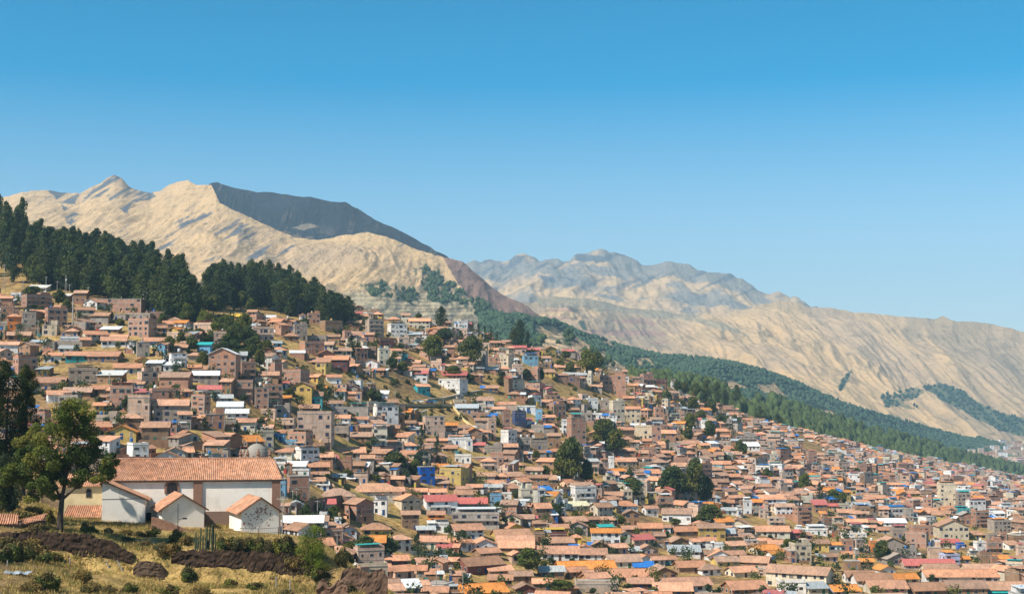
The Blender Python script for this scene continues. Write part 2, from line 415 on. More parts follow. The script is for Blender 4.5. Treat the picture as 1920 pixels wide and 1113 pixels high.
# ------------------------------------------------------------------ mountains
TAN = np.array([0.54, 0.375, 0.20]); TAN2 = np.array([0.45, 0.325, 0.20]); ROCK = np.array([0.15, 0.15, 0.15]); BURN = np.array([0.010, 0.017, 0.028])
PUR = np.array([0.17, 0.11, 0.09]); FOR = np.array([0.035, 0.055, 0.03]); TERR = np.array([0.24, 0.21, 0.14])
def interp_pts(pts, x, k): return np.interp(x, [p[0] for p in pts], [p[k] for p in pts])
LAYERS = {}
def layer(name, crest, base, nu, nv, amp, lam, shear, colour, x0=None, x1=None, jag=0.0, curve=1.0, seed=1, smooth=0.12):
    x0 = crest[0][0] if x0 is None else x0; x1 = crest[-1][0] if x1 is None else x1
    xs = np.linspace(x0, x1, nu)
    if jag: xs_n = (fbm(xs / 14.0, xs * 0 + seed, 4, seed) - 0.5) * jag
    else: xs_n = 0
    cy = interp_pts(crest, xs, 1) + xs_n; cd = interp_pts(crest, xs, 2)
    by = interp_pts(base, xs, 1); bd = interp_pts(base, xs, 2)
    t = np.concatenate([[-0.5, -0.25, -0.1], np.linspace(0, 1, nv)])
    T = t[:, None]; Tc = np.clip(T, 0, 1)
    PX = np.broadcast_to(xs[None, :], (len(t), nu)).copy()
    kn = max(5, int(nu * smooth)) | 1; kw = np.hanning(kn + 2)[1:-1]; kw /= kw.sum()
    sm = lambda a: np.convolve(np.pad(a, kn // 2, mode='edge'), kw, 'valid')
    cys, cds = sm(cy), sm(cd)
    k = np.exp(-Tc / 0.10)
    cyb = cys + (cy - cys) * k; cdb = cds + (cd - cds) * k
    PY = cyb + (by - cyb) * Tc ** curve
    D = cdb + (bd - cdb) * T
    E = e_of(PY); U = (PX - CX) / F / (CP - (CY - PY) / F * SP)
    Z = E * D
    back = np.clip(-T, 0, 1); Z = Z - back * (cd * 0.06 + 60)
    X = U * D
    w = sstep(0, 0.16, Tc) * (T >= 0)
    w = 0.06 + 0.94 * w
    w = np.where(T > 0.0, w, 0.0)
    wp = lam[0] * 1.3 * (fbm(X / (lam[0] * 2.2), D / (lam[0] * 3.0), 3, seed) - .5); wq = lam[1] * .6 * (fbm(X / (lam[0] * 1.5), D / (lam[0] * 2.0), 3, seed + 7) - .5)
    rel = ridged((X + shear * D + wp) / lam[0], (D + wq) / lam[1], 5, seed) - 0.62
    rel2 = ridged((X + shear * 1.3 * D + wp * .6) / (lam[0] * .26), D / (lam[1] * .45), 4, seed + 40) - 0.62
    rel3 = ridged((X + 60 * fbm(X / 130, D / 300, 2, 9)) / (lam[0] * .085), D / (lam[1] * .13), 3, seed + 80) - 0.62
    Z = Z + (rel * amp + rel2 * amp * .40 * (.4 + 1.2 * fbm(X / 400, D / 400, 3, 5)) + rel3 * amp * .15) * w
    e2 = Z / D; yc = (e2 * CP - SP) / (CP + e2 * SP); PY2 = CY - F * yc; PX2 = CX + F * U * (CP - yc * SP)
    c = colour(PX2, PY2, X, D, Z, rel, Tc)
    o = grid_mesh(name, np.stack([X, D, Z], -1), c, MMT)
    tag(o, None, None, None, 'structure')
    LAYERS[name] = (xs, T[:, 0], X, D, Z, PX2, PY2)
    return o
def mixc(a, b, m): return a * (1 - m[..., None]) + b * m[..., None]
def base_tan(X, D, s=1):
    n = fbm(X / 300, D / 700, 4, s)
    return mixc(np.broadcast_to(TAN, X.shape + (3,)), TAN2, sstep(0.4, 0.65, n))
def warp(PX, PY, a=10, s=5):
    return PX + (fbm(PX / 22, PY / 22, 4, s) - 0.5) * 2 * a, PY + (fbm(PX / 22, PY / 22, 4, s + 9) - 0.5) * 2 * a
def pm(PX, PY, poly): return inpoly(PX, PY, poly).astype(float)

def colA1(PX, PY, X, D, Z, rel, T):
    c = base_tan(X, D, 2)
    # rock bands: streaks running from upper right to lower left
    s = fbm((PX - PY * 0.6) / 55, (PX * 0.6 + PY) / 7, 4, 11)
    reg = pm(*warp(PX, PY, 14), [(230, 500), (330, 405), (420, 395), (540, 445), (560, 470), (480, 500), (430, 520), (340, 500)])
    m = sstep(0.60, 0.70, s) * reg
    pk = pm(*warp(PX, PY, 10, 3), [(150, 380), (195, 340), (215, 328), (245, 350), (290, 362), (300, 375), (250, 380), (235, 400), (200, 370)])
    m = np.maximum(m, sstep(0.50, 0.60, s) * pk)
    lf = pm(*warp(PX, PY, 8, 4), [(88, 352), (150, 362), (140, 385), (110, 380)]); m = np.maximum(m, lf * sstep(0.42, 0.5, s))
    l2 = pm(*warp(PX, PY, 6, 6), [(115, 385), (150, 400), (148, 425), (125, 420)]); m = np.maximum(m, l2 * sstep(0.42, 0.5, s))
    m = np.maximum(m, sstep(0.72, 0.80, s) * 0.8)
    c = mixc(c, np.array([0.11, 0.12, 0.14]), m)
    wx, wy = warp(PX, PY, 3, 8)
    bpoly = [(828, 478), (868, 490), (905, 520), (935, 545), (990, 572), (1040, 610), (1060, 640), (1010, 612), (960, 592), (920, 580), (885, 562), (858, 530), (840, 500)]
    mb = pm(wx, wy, bpoly); n = fbm(PX / 9, PY / 9, 4, 13)
    c = mixc(c, PUR * (0.6 + 0.9 * n[..., None]), mb)
    te = sstep(545, 575, PY + 18 * fbm(PX / 40, PY / 40, 3, 4)); st = fbm(PX / 50, PY / 2.6, 3, 21)
    tc = TERR * (0.6 + 1.1 * sstep(0.35, 0.65, st))[..., None]
    c = mixc(c, tc, te * (1 - mb) * 0.85)
    fp = [(775, 502), (800, 500), (835, 522), (865, 540), (890, 562), (930, 578), (980, 598), (1035, 612), (1120, 650), (1120, 700), (1000, 650), (960, 628), (905, 600), (880, 575), (850, 570), (800, 565), (790, 540)]
    f2 = [(672, 535), (720, 528), (740, 540), (775, 545), (790, 565), (730, 560), (700, 556)]
    wx, wy = warp(PX, PY, 9, 15)
    mf = np.maximum(pm(wx, wy, fp), pm(wx, wy, f2)) * sstep(0.40, 0.46, fbm(PX / 10, PY / 10, 3, 30))
    return mixc(c, FOR * 1.5, mf * 0.9)
crestA1 = [(-500,430,4700),(-200,395,4700),(0,372,4600),(40,360,4600),(85,355,4600),(115,361,4600),(150,362,4600),(170,352,4600),(190,342,4600),(204,332,4600),(215,328,4600),(228,335,4600),(245,352,4600),(283,362,4600),(300,358,4500),(318,346,4450),(335,341,4400),(352,337,4350),(366,345,4300),(385,347,4200),(396,346,4100),(404,362,3980),(412,380,3900),(440,395,3850),(480,412,3800),(520,432,3750),(555,445,3700),(595,450,3700),(640,442,3650),(690,435,3600),(730,445,3550),(780,468,3500),(835,482,3450),(868,491,3400),(930,545,3200),(990,575,3050),(1035,608,2900),(1080,645,2700),(1200,720,2500)]
baseA1 = [(-500,700,1500),(0,690,1450),(600,680,1350),(740,690,1500),(850,700,2150),(1035,720,2400),(1200,760,2300)]
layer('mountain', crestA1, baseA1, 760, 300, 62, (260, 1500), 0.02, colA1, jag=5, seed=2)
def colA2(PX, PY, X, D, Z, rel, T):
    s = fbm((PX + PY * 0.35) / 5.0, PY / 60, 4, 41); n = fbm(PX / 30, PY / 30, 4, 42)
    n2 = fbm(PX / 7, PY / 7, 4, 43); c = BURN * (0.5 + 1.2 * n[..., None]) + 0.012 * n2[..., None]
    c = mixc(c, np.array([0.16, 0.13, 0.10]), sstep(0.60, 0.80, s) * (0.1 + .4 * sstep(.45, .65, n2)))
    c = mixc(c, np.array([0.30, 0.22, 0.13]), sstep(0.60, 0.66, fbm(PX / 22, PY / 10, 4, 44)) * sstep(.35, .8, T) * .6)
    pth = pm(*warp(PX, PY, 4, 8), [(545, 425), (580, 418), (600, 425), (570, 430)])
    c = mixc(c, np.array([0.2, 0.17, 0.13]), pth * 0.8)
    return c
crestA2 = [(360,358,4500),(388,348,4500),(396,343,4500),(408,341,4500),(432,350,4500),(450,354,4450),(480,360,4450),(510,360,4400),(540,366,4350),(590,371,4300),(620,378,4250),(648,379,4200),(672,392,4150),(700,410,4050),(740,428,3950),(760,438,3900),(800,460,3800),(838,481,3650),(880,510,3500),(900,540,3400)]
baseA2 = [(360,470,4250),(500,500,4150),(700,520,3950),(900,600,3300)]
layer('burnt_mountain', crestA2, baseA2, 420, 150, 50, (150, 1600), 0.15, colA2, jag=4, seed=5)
def colB(PX, PY, X, D, Z, rel, T):
    c = base_tan(X, D, 6)
    n = fbm(X / 260, D / 260, 5, 51); s = fbm((PX * 0.5 + PY) / 8, (PX - PY * 0.3) / 50, 4, 52)
    m = sstep(0.50, 0.60, n - T * 0.45 + 0.20); m2 = sstep(0.60, 0.70, s) * sstep(0.7, 0.1, T)
    for p in ([(1180, 478), (1075, 478), (1082, 490), (1095, 492)], [(1105, 478), (1140, 476), (1150, 486), (1120, 494)], [(955, 480), (990, 480), (975, 495), (955, 498)], [(1010, 515), (1040, 520), (1045, 530), (1020, 527)], [(1050, 518), (1080, 522), (1078, 530)]):
        m2 = np.maximum(m2, pm(*warp(PX, PY, 5, 3), p))
    c = mixc(c, np.array([0.20, 0.20, 0.19]), m * 0.85)
    return mixc(c, np.array([0.10, 0.11, 0.13]), m2 * 0.9)
crestB = [(700,520,9000),(860,492,9000),(900,488,9000),(950,490,9000),(966,480,9000),(985,478,9000),(1010,487,9000),(1040,486,9000),(1068,490,9000),(1080,478,9000),(1100,474,9000),(1125,467,9000),(1150,474,9000),(1185,482,9000),(1205,494,9000),(1225,496,9000),(1245,491,9000),(1262,490,9000),(1290,495,9000),(1312,505,8900),(1335,515,8800),(1352,511,8800),(1372,514,8800),(1395,527,8700),(1420,543,8600),(1445,552,8500),(1460,547,8500),(1480,556,8500),(1500,560,8400),(1520,574,8300),(1600,600,8000),(1800,640,7800),(2400,700,7600)]
baseB = [(700,640,6000),(1000,640,6000),(1300,660,6200),(1600,680,6500),(2400,740,6500)]
layer('far_mountain', crestB, baseB, 560, 160, 120, (420, 1800), 0.0, colB, jag=13, seed=8)
def colC(PX, PY, X, D, Z, rel, T):
    c = base_tan(X, D, 9) * 0.97
    n = fbm(PX / 30, PY / 14, 4, 61)
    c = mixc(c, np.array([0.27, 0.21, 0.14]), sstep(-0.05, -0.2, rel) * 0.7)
    fields = sstep(0.5, 0.62, fbm((PX - PY) / 70, PY / 6, 3, 62)) * pm(PX, PY, [(1010, 570), (1200, 575), (1260, 640), (1150, 660), (1040, 620)])
    c = mixc(c, np.array([0.30, 0.17, 0.14]), fields * 0.7)
    gr = pm(*warp(PX, PY, 8, 3), [(1000, 560), (1040, 552), (1110, 555), (1180, 572), (1280, 580), (1340, 600), (1420, 640), (1300, 600), (1150, 585), (1010, 572)])
    c = mixc(c, np.array([0.26, 0.24, 0.17]), gr * 0.7)
    fr = pm(*warp(PX, PY, 8, 16), [(1730, 720), (1760, 718), (1800, 735), (1870, 770), (1960, 790), (1960, 830), (1880, 810), (1820, 780), (1760, 745)])
    fr = np.maximum(fr, pm(*warp(PX, PY, 5, 17), [(1570, 725), (1590, 700), (1600, 692), (1592, 712), (1575, 735)]))
    fr = np.maximum(fr, pm(*warp(PX, PY, 7, 18), [(1650, 745), (1720, 725), (1735, 735), (1690, 755), (1725, 765), (1660, 765)]) * 0.8)
    fr = np.maximum(fr, pm(*warp(PX, PY, 4, 19), [(1083, 598), (1095, 600), (1100, 620), (1090, 618)]))
    return mixc(c, FOR * 1.6, fr * 0.9)
crestC = [(880,575,5200),(960,568,5400),(1000,566,5600),(1040,556,5800),(1110,560,6000),(1180,578,6100),(1250,584,6200),(1300,592,6300),(1360,588,6500),(1420,574,6700),(1460,563,6900),(1500,568,7000),(1522,577,7000),(1560,578,7000),(1600,585,7000),(1640,587,7000),(1690,594,7000),(1735,597,6900),(1752,598,6900),(1768,593,6900),(1785,600,6800),(1830,604,6800),(1862,607,6800),(1880,612,6700),(1925,622,6700),(2400,650,6600)]
baseC = [(880,640,3200),(1100,680,3400),(1300,720,3700),(1500,770,3900),(1700,830,4300),(1920,860,4800),(2400,890,5000)]
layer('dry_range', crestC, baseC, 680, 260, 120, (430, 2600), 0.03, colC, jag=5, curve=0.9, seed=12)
FPATCH = [[(1000,606),(1050,614),(1070,640),(1030,650),(1000,630)],[(1180,668),(1215,672),(1240,690),(1200,686)],[(1400,715),(1450,722),(1490,745),(1440,742)],[(1520,765),(1560,772),(1590,790),(1540,785)],[(1100,632),(1135,640),(1165,655),(1175,662),(1140,652)],[(1215,690),(1260,702),(1270,712),(1225,700)],[(1320,715),(1370,712),(1410,728),(1370,735),(1340,732)],[(1090,655),(1130,660),(1145,668),(1120,672)],[(1250,722),(1300,720),(1340,745),(1280,748)]]
def forest_mask(PX, PY):
    wx, wy = warp(PX, PY, 8, 33); m = np.ones(np.shape(PX))
    for p in FPATCH: m = m * (1 - pm(wx, wy, p))
    return m
def colD(PX, PY, X, D, Z, rel, T):
    m = forest_mask(PX, PY)
    c = np.broadcast_to(FOR * 1.3, X.shape + (3,)) * (0.8 + 0.5 * fbm(X / 60, D / 60, 3, 3))[..., None]
    return mixc(np.broadcast_to(TAN * 0.8, X.shape + (3,)), c, m)
crestD = [(900,590,2400),(940,592,2450),(990,605,2600),(1060,616,2800),(1110,634,3100),(1180,654,3200),(1240,667,3250),(1300,670,3300),(1360,677,3400),(1430,694,3500),(1500,720,3650),(1560,747,3800),(1640,774,4000),(1720,795,4300),(1800,818,4600),(1870,834,4800),(1920,842,4900),(2400,860,5200)]
baseD = [(900,650,2150),(1060,690,2150),(1200,735,2150),(1300,770,2100),(1500,820,2500),(1700,850,3800),(1920,858,4500),(2400,880,4700)]
layer('forest_slope', crestD, baseD, 420, 110, 60, (260, 900), -0.3, colD, seed=14)
def colE(PX, PY, X, D, Z, rel, T):
    st = fbm(PX / 26, (PY - 0.25 * PX) / 2.4, 3, 71); n = fbm(PX / 18, PY / 18, 4, 72)
    c = mixc(np.broadcast_to(TAN2 * 1.1, X.shape + (3,)), TERR * 0.7, sstep(0.42, 0.6, st))
    return mixc(c, FOR * 2.2, sstep(0.56, 0.64, n) * 0.7)
crestE = [(860,672,1950),(940,664,1950),(1000,642,1950),(1030,630,1950),(1060,622,1950),(1085,634,1950),(1120,655,1900),(1160,680,1850),(1195,697,1800),(1260,730,1700)]
baseE = [(860,700,1500),(1000,700,1450),(1195,740,1450),(1260,760,1450)]
layer('terraced_hill', crestE, baseE, 200, 60, 18, (120, 500), -0.3, colE, jag=3, seed=15)
def colF(PX, PY, X, D, Z, rel, T):
    c = np.broadcast_to(FOR * 1.5, X.shape + (3,))
    m = sstep(0.53, 0.6, fbm(PX / 16, PY / 7, 3, 81)) * 0.4
    for p in ([(1350, 738), (1400, 745), (1435, 765), (1380, 760)], [(1400, 758), (1445, 770), (1470, 785), (1430, 778)]):
        m = np.maximum(m, pm(*warp(PX, PY, 4, 3), p))
    return mixc(c, TAN * 0.9, m)
crestF = [(1180,727,1500),(1260,727,1560),(1330,738,1700),(1400,748,1850),(1440,757,1950),(1500,780,2050),(1600,806,2250),(1700,832,2450),(1800,858,2800),(1920,886,3200),(2400,900,3500)]
baseF = [(1180,760,1230),(1300,775,1330),(1400,800,1450),(1500,830,1650),(1700,880,2000),(1920,915,2700),(2400,925,3000)]
layer('near_forest_slope', crestF, baseF, 260, 40, 10, (120, 300), -0.2, colF, seed=16)
def colG(PX, PY, X, D, Z, rel, T):
    n = fbm(X / 120, D / 200, 4, 91); return mixc(np.broadcast_to(np.array([.33, .24, .17]), X.shape + (3,)), FOR * 3, sstep(.55, .65, n))
layer('valley_floor', [(1560,832,4700),(1920,832,4700),(2400,835,4700)], [(1560,900,2700),(1920,905,2700),(2400,908,2700)], 60, 30, 5, (300, 300), 0, colG, seed=17)
# ------------------------------------------------------------------ houses
WALLC = {'B': ((.43,.235,.16), iB), 'A': ((.33,.20,.12), iW), 'W': ((.76,.75,.73), iW), 'C': ((.62,.54,.41), iW), 'P': ((.62,.43,.32), iW),
         'Y': ((.60,.43,.14), iW), 'L': ((.20,.42,.62), iW), 'U': ((.015,.12,.52), iW), 'G': ((.38,.32,.27), iW), 'T': ((.05,.34,.36), iW),
         'O': ((.66,.24,.06), iW), 'M': ((.19,.075,.065), iW), 'V': ((.45,.46,.62), iW), 'R': ((.42,.06,.05), iW), 'N': ((.05,.07,.15), iW), 'K': ((.70,.45,.05), iW)}
ROOFC = {'t': ((.58,.30,.185), iT), 'r': ((.43,.255,.17), iT), 'o': ((.66,.26,.07), iT), 'm': ((.40,.43,.44), iM), 'w': ((.70,.72,.72), iM),
         'R': ((.52,.15,.13), iM), 'c': ((.36,.31,.27), iW), 'b': ((.03,.17,.50), iM), 'e': ((.03,.40,.38), iM), 'y': ((.68,.45,.05), iM), 'k': ((.72,.65,.42), iM)}
WALLN = {'B': 'red brick', 'A': 'brown adobe', 'W': 'white', 'C': 'cream', 'P': 'pinkish brick', 'Y': 'yellow ochre', 'L': 'light blue', 'U': 'bright blue',
         'G': 'grey', 'T': 'teal', 'O': 'orange', 'M': 'dark maroon', 'V': 'lilac', 'R': 'red', 'N': 'dark navy', 'K': 'golden yellow'}
ROOFN = {'t': 'clay tile roof', 'r': 'weathered tile roof', 'o': 'bright orange roof', 'm': 'grey metal roof', 'w': 'pale metal roof', 'R': 'red sheet roof',
         'c': 'flat concrete roof', 'b': 'blue roof cover', 'e': 'teal roof cover', 'y': 'yellow roof', 'k': 'cream sheet roof'}
CONC = (.42, .38, .34)
def jit(c, rng, a=0.12):
    k = 1 + rng.uniform(-a, a); h = rng.uniform(-a, a) * 0.35
    return (max(0, c[0] * k * (1 + h)), max(0, c[1] * k), max(0, c[2] * k * (1 - h)))
def slab(mb, pts, th, m, c):
    """a sloping sheet of thickness th from 3 or 4 top corner points, counter-clockwise seen from above"""
    lo = [(x, y, z - th) for x, y, z in pts]; n = len(pts)
    mb.face(pts, m, c); mb.face(lo[::-1], m, c)
    for i in range(n):
        j = (i + 1) % n; mb.face([lo[i], lo[j], pts[j], pts[i]], m, c)
def win_geo(mb, x, z, w, h, y, side, m=iG, frame=None, ax=0, pc=(.04, .04, .05), pane=None):
    """window on a wall: ax 0 = wall facing -y at y, ax 1 = wall facing -x / +x at x=y; the pane may be a mesh of its own"""
    f = 0.09; d = 0.05; fc = frame or (.5, .46, .4); pn = pane or mb
    if ax == 0:
        mb.box(x - w / 2 - f, x + w / 2 + f, y - d, y + 0.05, z - f, z + h + f, iW, fc, True)
        pn.box(x - w / 2, x + w / 2, y - d - 0.02, y, z, z + h, m, pc, True)
    else:
        s = side
        a, b = sorted((y + s * d, y - s * 0.05)); mb.box(a, b, x - w / 2 - f, x + w / 2 + f, z - f, z + h + f, iW, fc, True)
        a, b = sorted((y + s * (d + 0.02), y)); pn.box(a, b, x - w / 2, x + w / 2, z, z + h, m, pc, True)
def house_geo(W, Dp, H, st, wall, roof, rt, rng, detail=2, deep=3.0):
    """returns {part name: [MB, ...]} in the frame of the house, front towards -y, base at z=0"""
    Pt = {}
    wc, wm = WALLC[wall]; rc, rm = ROOFC[roof]
    wc = jit(wc, rng, 0.10 if wall in 'WUKO' else 0.2); rc = jit(rc, rng, 0.24 if roof in 'tr' else .14)
    x0, x1, y0, y1 = -W / 2, W / 2, -Dp / 2, Dp / 2
    wl = MB(); rf = MB(); ov = min(0.6, 0.08 * W + 0.2)
    if rt in 'gh' and Dp < 2: rt = 's'
    th = 0.16
    if rt == 'f':
        wl.box(x0, x1, y0, y1, -deep, H, wm, wc)
        rf.box(x0 - .12, x1 + .12, y0 - .12, y1 + .12, H, H + .18, iW, jit(CONC, rng))
        ph = rng.choice([0.0, .7, .9, 1.0])
        if ph:
            t = .14; z0 = H + .18
            par = MB()
            par.box(x0, x1, y0, y0 + t, z0, z0 + ph, wm, wc); par.box(x0, x0 + t, y0 + t, y1, z0, z0 + ph * .9, wm, wc); par.box(x1 - t, x1, y0 + t, y1, z0, z0 + ph * .9, wm, wc)
            Pt.setdefault('parapet', []).append(par)
        if roof != 'c':                         # a light cover on posts above the flat slab
            cv = MB(); hh = rng.uniform(1.6, 2.3); cx0 = x0 + W * rng.uniform(0, .25); cx1 = x1 - W * rng.uniform(0, .2); dz = rng.uniform(-.4, .5)
            slab(cv, [(cx0, y0 - .2, H + hh), (cx1, y0 - .2, H + hh + .1), (cx1, y1, H + hh + dz + .1), (cx0, y1, H + hh + dz)], .08, rm, rc)
            for px_ in (cx0 + .15, (cx0 + cx1) / 2, cx1 - .15):
                for py_ in (y0 + .1, y1 - .3): cv.box(px_ - .07, px_ + .07, py_ - .07, py_ + .07, H + .1, H + hh - .05, iW, CONC)
            cv.box(cx0 + .2, cx1 - .2, y0 + Dp * .45, y1 - .1, H + .18, H + hh - .5, wm, wc)
            Pt.setdefault('roof_cover', []).append(cv)
        elif detail > 0 and wall in 'BPGC' and rng.random() < .7:
            for k in range(rng.randint(2, 5)):
                rb = MB(); Pt.setdefault('roof_column', []).append(rb)
                qx = rng.choice([x0 + .15, x1 - .15, 0, x0 + W * .3]); qy = rng.choice([y0 + .15, y1 - .15, 0]); hh = rng.uniform(.8, 1.8)
                rb.box(qx - .12, qx + .12, qy - .12, qy + .12, H + .1, H + hh, iW, CONC)
            if rng.random() < .5:
                a = rng.uniform(.3, .5) * W; rb = MB(); Pt['rooftop_room'] = [rb]; rb.box(x1 - a, x1 - .2, y0 + Dp * .3, y1 - .2, H + .1, H + 2.4, wm, wc)
    elif rt in 'gx':
        if rt == 'g':
            rise = Dp / 2 * .44; zl = H - ov * .44
            wl.box(x0, x1, y0, y1, -deep, H, wm, wc)
            for xx in (x0, x1): wl.face([(xx, y0, H), (xx, y1, H), (xx, 0, H + rise)], wm, wc)
            slab(rf, [(x0 - ov, y0 - ov, zl + th), (x1 + ov, y0 - ov, zl + th), (x1 + ov, 0, H + rise + th), (x0 - ov, 0, H + rise + th)], th, rm, rc)
            slab(rf, [(x1 + ov, y1 + ov, zl + th), (x0 - ov, y1 + ov, zl + th), (x0 - ov, 0, H + rise + th), (x1 + ov, 0, H + rise + th)], th, rm, rc)
            if rm == iT: rf.tube((x0 - ov, 0, H + rise + th), (x1 + ov, 0, H + rise + th), .14, .14, 5, rm, tuple(v * .8 for v in rc))
        else:
            rise = W / 2 * .44; zl = H - ov * .44
            wl.box(x0, x1, y0, y1, -deep, H, wm, wc)
            for yy in (y0, y1): wl.face([(x0, yy, H), (x1, yy, H), (0, yy, H + rise)], wm, wc)
            slab(rf, [(x0 - ov, y1 + ov, zl + th), (x0 - ov, y0 - ov, zl + th), (0, y0 - ov, H + rise + th), (0, y1 + ov, H + rise + th)], th, rm, rc)
            slab(rf, [(x1 + ov, y0 - ov, zl + th), (x1 + ov, y1 + ov, zl + th), (0, y1 + ov, H + rise + th), (0, y0 - ov, H + rise + th)], th, rm, rc)
            if rm == iT: rf.tube((0, y0 - ov, H + rise + th), (0, y1 + ov, H + rise + th), .14, .14, 5, rm, tuple(v * .8 for v in rc))
    elif rt == 'h':
        wl.box(x0, x1, y0, y1, -deep, H, wm, wc)
        k = min(W, Dp) / 2; rise = k * .5; a = max(0.01, W / 2 - k) ; b = max(0.01, Dp / 2 - k)
        X0, X1, Y0, Y1 = x0 - ov, x1 + ov, y0 - ov, y1 + ov; z = H - ov * .4 + th; zr = H + rise + th
        if W >= Dp: r0, r1 = (-a, 0, zr), (a, 0, zr)
        else: r0, r1 = (0, -b, zr), (0, b, zr)
        if W >= Dp:
            rf.face([(X0, Y0, z), (X1, Y0, z), r1, r0], rm, rc); rf.face([(X1, Y1, z), (X0, Y1, z), r0, r1], rm, rc)
            rf.face([(X1, Y0, z), (X1, Y1, z), r1], rm, rc); rf.face([(X0, Y1, z), (X0, Y0, z), r0], rm, rc)
        else:
            rf.face([(X0, Y0, z), (X1, Y0, z), r0], rm, rc); rf.face([(X1, Y1, z), (X0, Y1, z), r1], rm, rc)
            rf.face([(X1, Y0, z), (X1, Y1, z), r1, r0], rm, rc); rf.face([(X0, Y1, z), (X0, Y0, z), r0, r1], rm, rc)
        rf.box(X0, X1, Y0, Y1, z - th, z - .01, rm, rc, True)
    else:   # 's' single slope, high at the back
        rise = Dp * .26; wl.box(x0, x1, y0, y1, -deep, H, wm, wc)
        wl.face([(x0, y0, H), (x0, y1, H + rise), (x0, y1, H)][::-1], wm, wc); wl.face([(x1, y0, H), (x1, y1, H), (x1, y1, H + rise)], wm, wc)
        wl.face([(x0, y1, H), (x1, y1, H), (x1, y1, H + rise), (x0, y1, H + rise)], wm, wc)
        slab(rf, [(x0 - ov, y0 - ov, H - ov * .26 + .1), (x1 + ov, y0 - ov, H - ov * .26 + .1), (x1 + ov, y1 + .3, H + rise + .18), (x0 - ov, y1 + .3, H + rise + .18)], .09, rm, rc)
    Pt['wall'] = [wl]; Pt['roof'] = [rf]
    # concrete frame of brick buildings
    if wall in 'BP' and st >= 2 or (wall in 'BG' and rt == 'f' and rng.random() < .6):
        fr = MB(); e = .05; cc = jit(CONC, rng)
        for k in range(1, st + 1):
            z = H * k / st - .22
            if k == st and rt != 'f': continue
            fr.box(x0 - e, x1 + e, y0 - e, y0 + .1, z, z + .22, iW, cc, True)
            fr.box(x0 - e, x0 + .1, y0 + .11, y1 - .05, z, z + .22, iW, cc, True); fr.box(x1 - .1, x1 + e, y0 + .11, y1 - .05, z, z + .22, iW, cc, True)
        nc = max(2, int(W / 3.6) + 1)
        for i in range(nc):
            q = x0 + .14 + (W - .28) * i / (nc - 1); fr.box(q - .13, q + .13, y0 - e + .01, y0 + .08, -.5, H - .23, iW, cc)
        Pt['concrete_frame'] = [fr]
    # windows and door
    wins = []; sh = H / st; ww = min(1.5, W / 5 + .3); wh = min(1.3, sh * .45)
    nx = max(1, int(round(W / 2.9))); ny = max(1, int(round(Dp / 3.4)))
    blank = rng.random() < (.35 if wall in 'AB' else .1)
    for k in range(st):
        z = sh * k + sh * .36
        for i in range(nx):
            x = x0 + W * (i + .5) / nx
            if rng.random() < (.45 if blank else .15): continue
            if k == 0 and i == nx // 2: continue
            wins.append((x + rng.uniform(-.3, .3), z + rng.uniform(-.15, .2), ww * rng.choice([1, 1.25, .75, .5]), wh * rng.choice([1, 1, .6, 1.2]), y0, 0, 0))
        if rng.random() < .6:
            for i in range(ny):
                if rng.random() < .5: wins.append((y0 + Dp * (i + .5) / ny, z, ww * .8, wh, x1, 1, 1))
                if rng.random() < .5: wins.append((y0 + Dp * (i + .5) / ny, z, ww * .8, wh, x0, -1, 1))
    cap = 14 if detail > 1 else (9 if detail == 1 else 4)
    if len(wins) > cap: wins = rng.sample(wins, cap)
    fcol = rng.choice([(.5, .46, .4), (.24, .13, .07), (.7, .68, .64), (.12, .14, .3)]) if wall not in 'B' else CONC
    Pt['window'] = []
    for w in wins:
        m = MB(); m.pane = MB() if detail > 2 else None; k_ = rng.random(); win_geo(m, w[0], w[1], w[2], w[3], w[4], w[5], m=iG if k_ < .62 else iW, frame=fcol if k_ < .75 else wc, ax=w[6], pc=(.04, .04, .05) if k_ < .62 else rng.choice([(.10, .08, .07), (.22, .2, .18), (.05, .06, .09), (.3, .26, .2)]), pane=m.pane); Pt['window'].append(m)
    dr = MB(); dx = x0 + W * ((nx // 2) + .5) / nx
    dc = rng.choice([(.10, .05, .03), (.03, .08, .22), (.05, .13, .08), (.2, .2, .2)])
    dr.box(dx - .5, dx + .5, y0 - .05, y0 + .02, 0, min(2.1, sh * .8), iW, dc); Pt['door'] = [dr]
    if st >= 2 and wall in 'CPGWBV' and rng.random() < .38 and W > 5:
        bl = MB(); z = sh; bx0 = x0 + W * rng.uniform(0, .25); bx1 = x1 - W * rng.uniform(0, .25)
        for k in range(1, st):
            z = sh * k
            bl.box(bx0, bx1, y0 - .95, y0 - .06, z - .12, z + .02, iW, jit(CONC, rng), True)
            bl.box(bx0, bx1, y0 - .93, y0 - .85, z + .03, z + .85, wm, jit(wc, rng, .1), True)
        Pt['balcony'] = [bl]
    if detail > 0 and rt == 'f' and rng.random() < .55:
        tk = MB(); tx = rng.uniform(x0 * .7, x1 * .7); ty = rng.uniform(0, y1 * .6); tc = rng.choice([(.02, .02, .025), (.05, .16, .4), (.75, .75, .72), (.6, .4, .2)])
        zz = H + .18
        for a, b in ((-.35, -.35), (.35, -.35), (.35, .35), (-.35, .35)): tk.box(tx + a - .05, tx + a + .05, ty + b - .05, ty + b + .05, zz, zz + .9, iW, CONC)
        tk.lathe([(.01, zz + .85), (.6, zz + .86), (.6, zz + 1.8), (.35, zz + 2.05), (.12, zz + 2.15), (.01, zz + 2.15)], tx, ty, 10, iM, tc)
        Pt['water_tank'] = [tk]
    return Pt
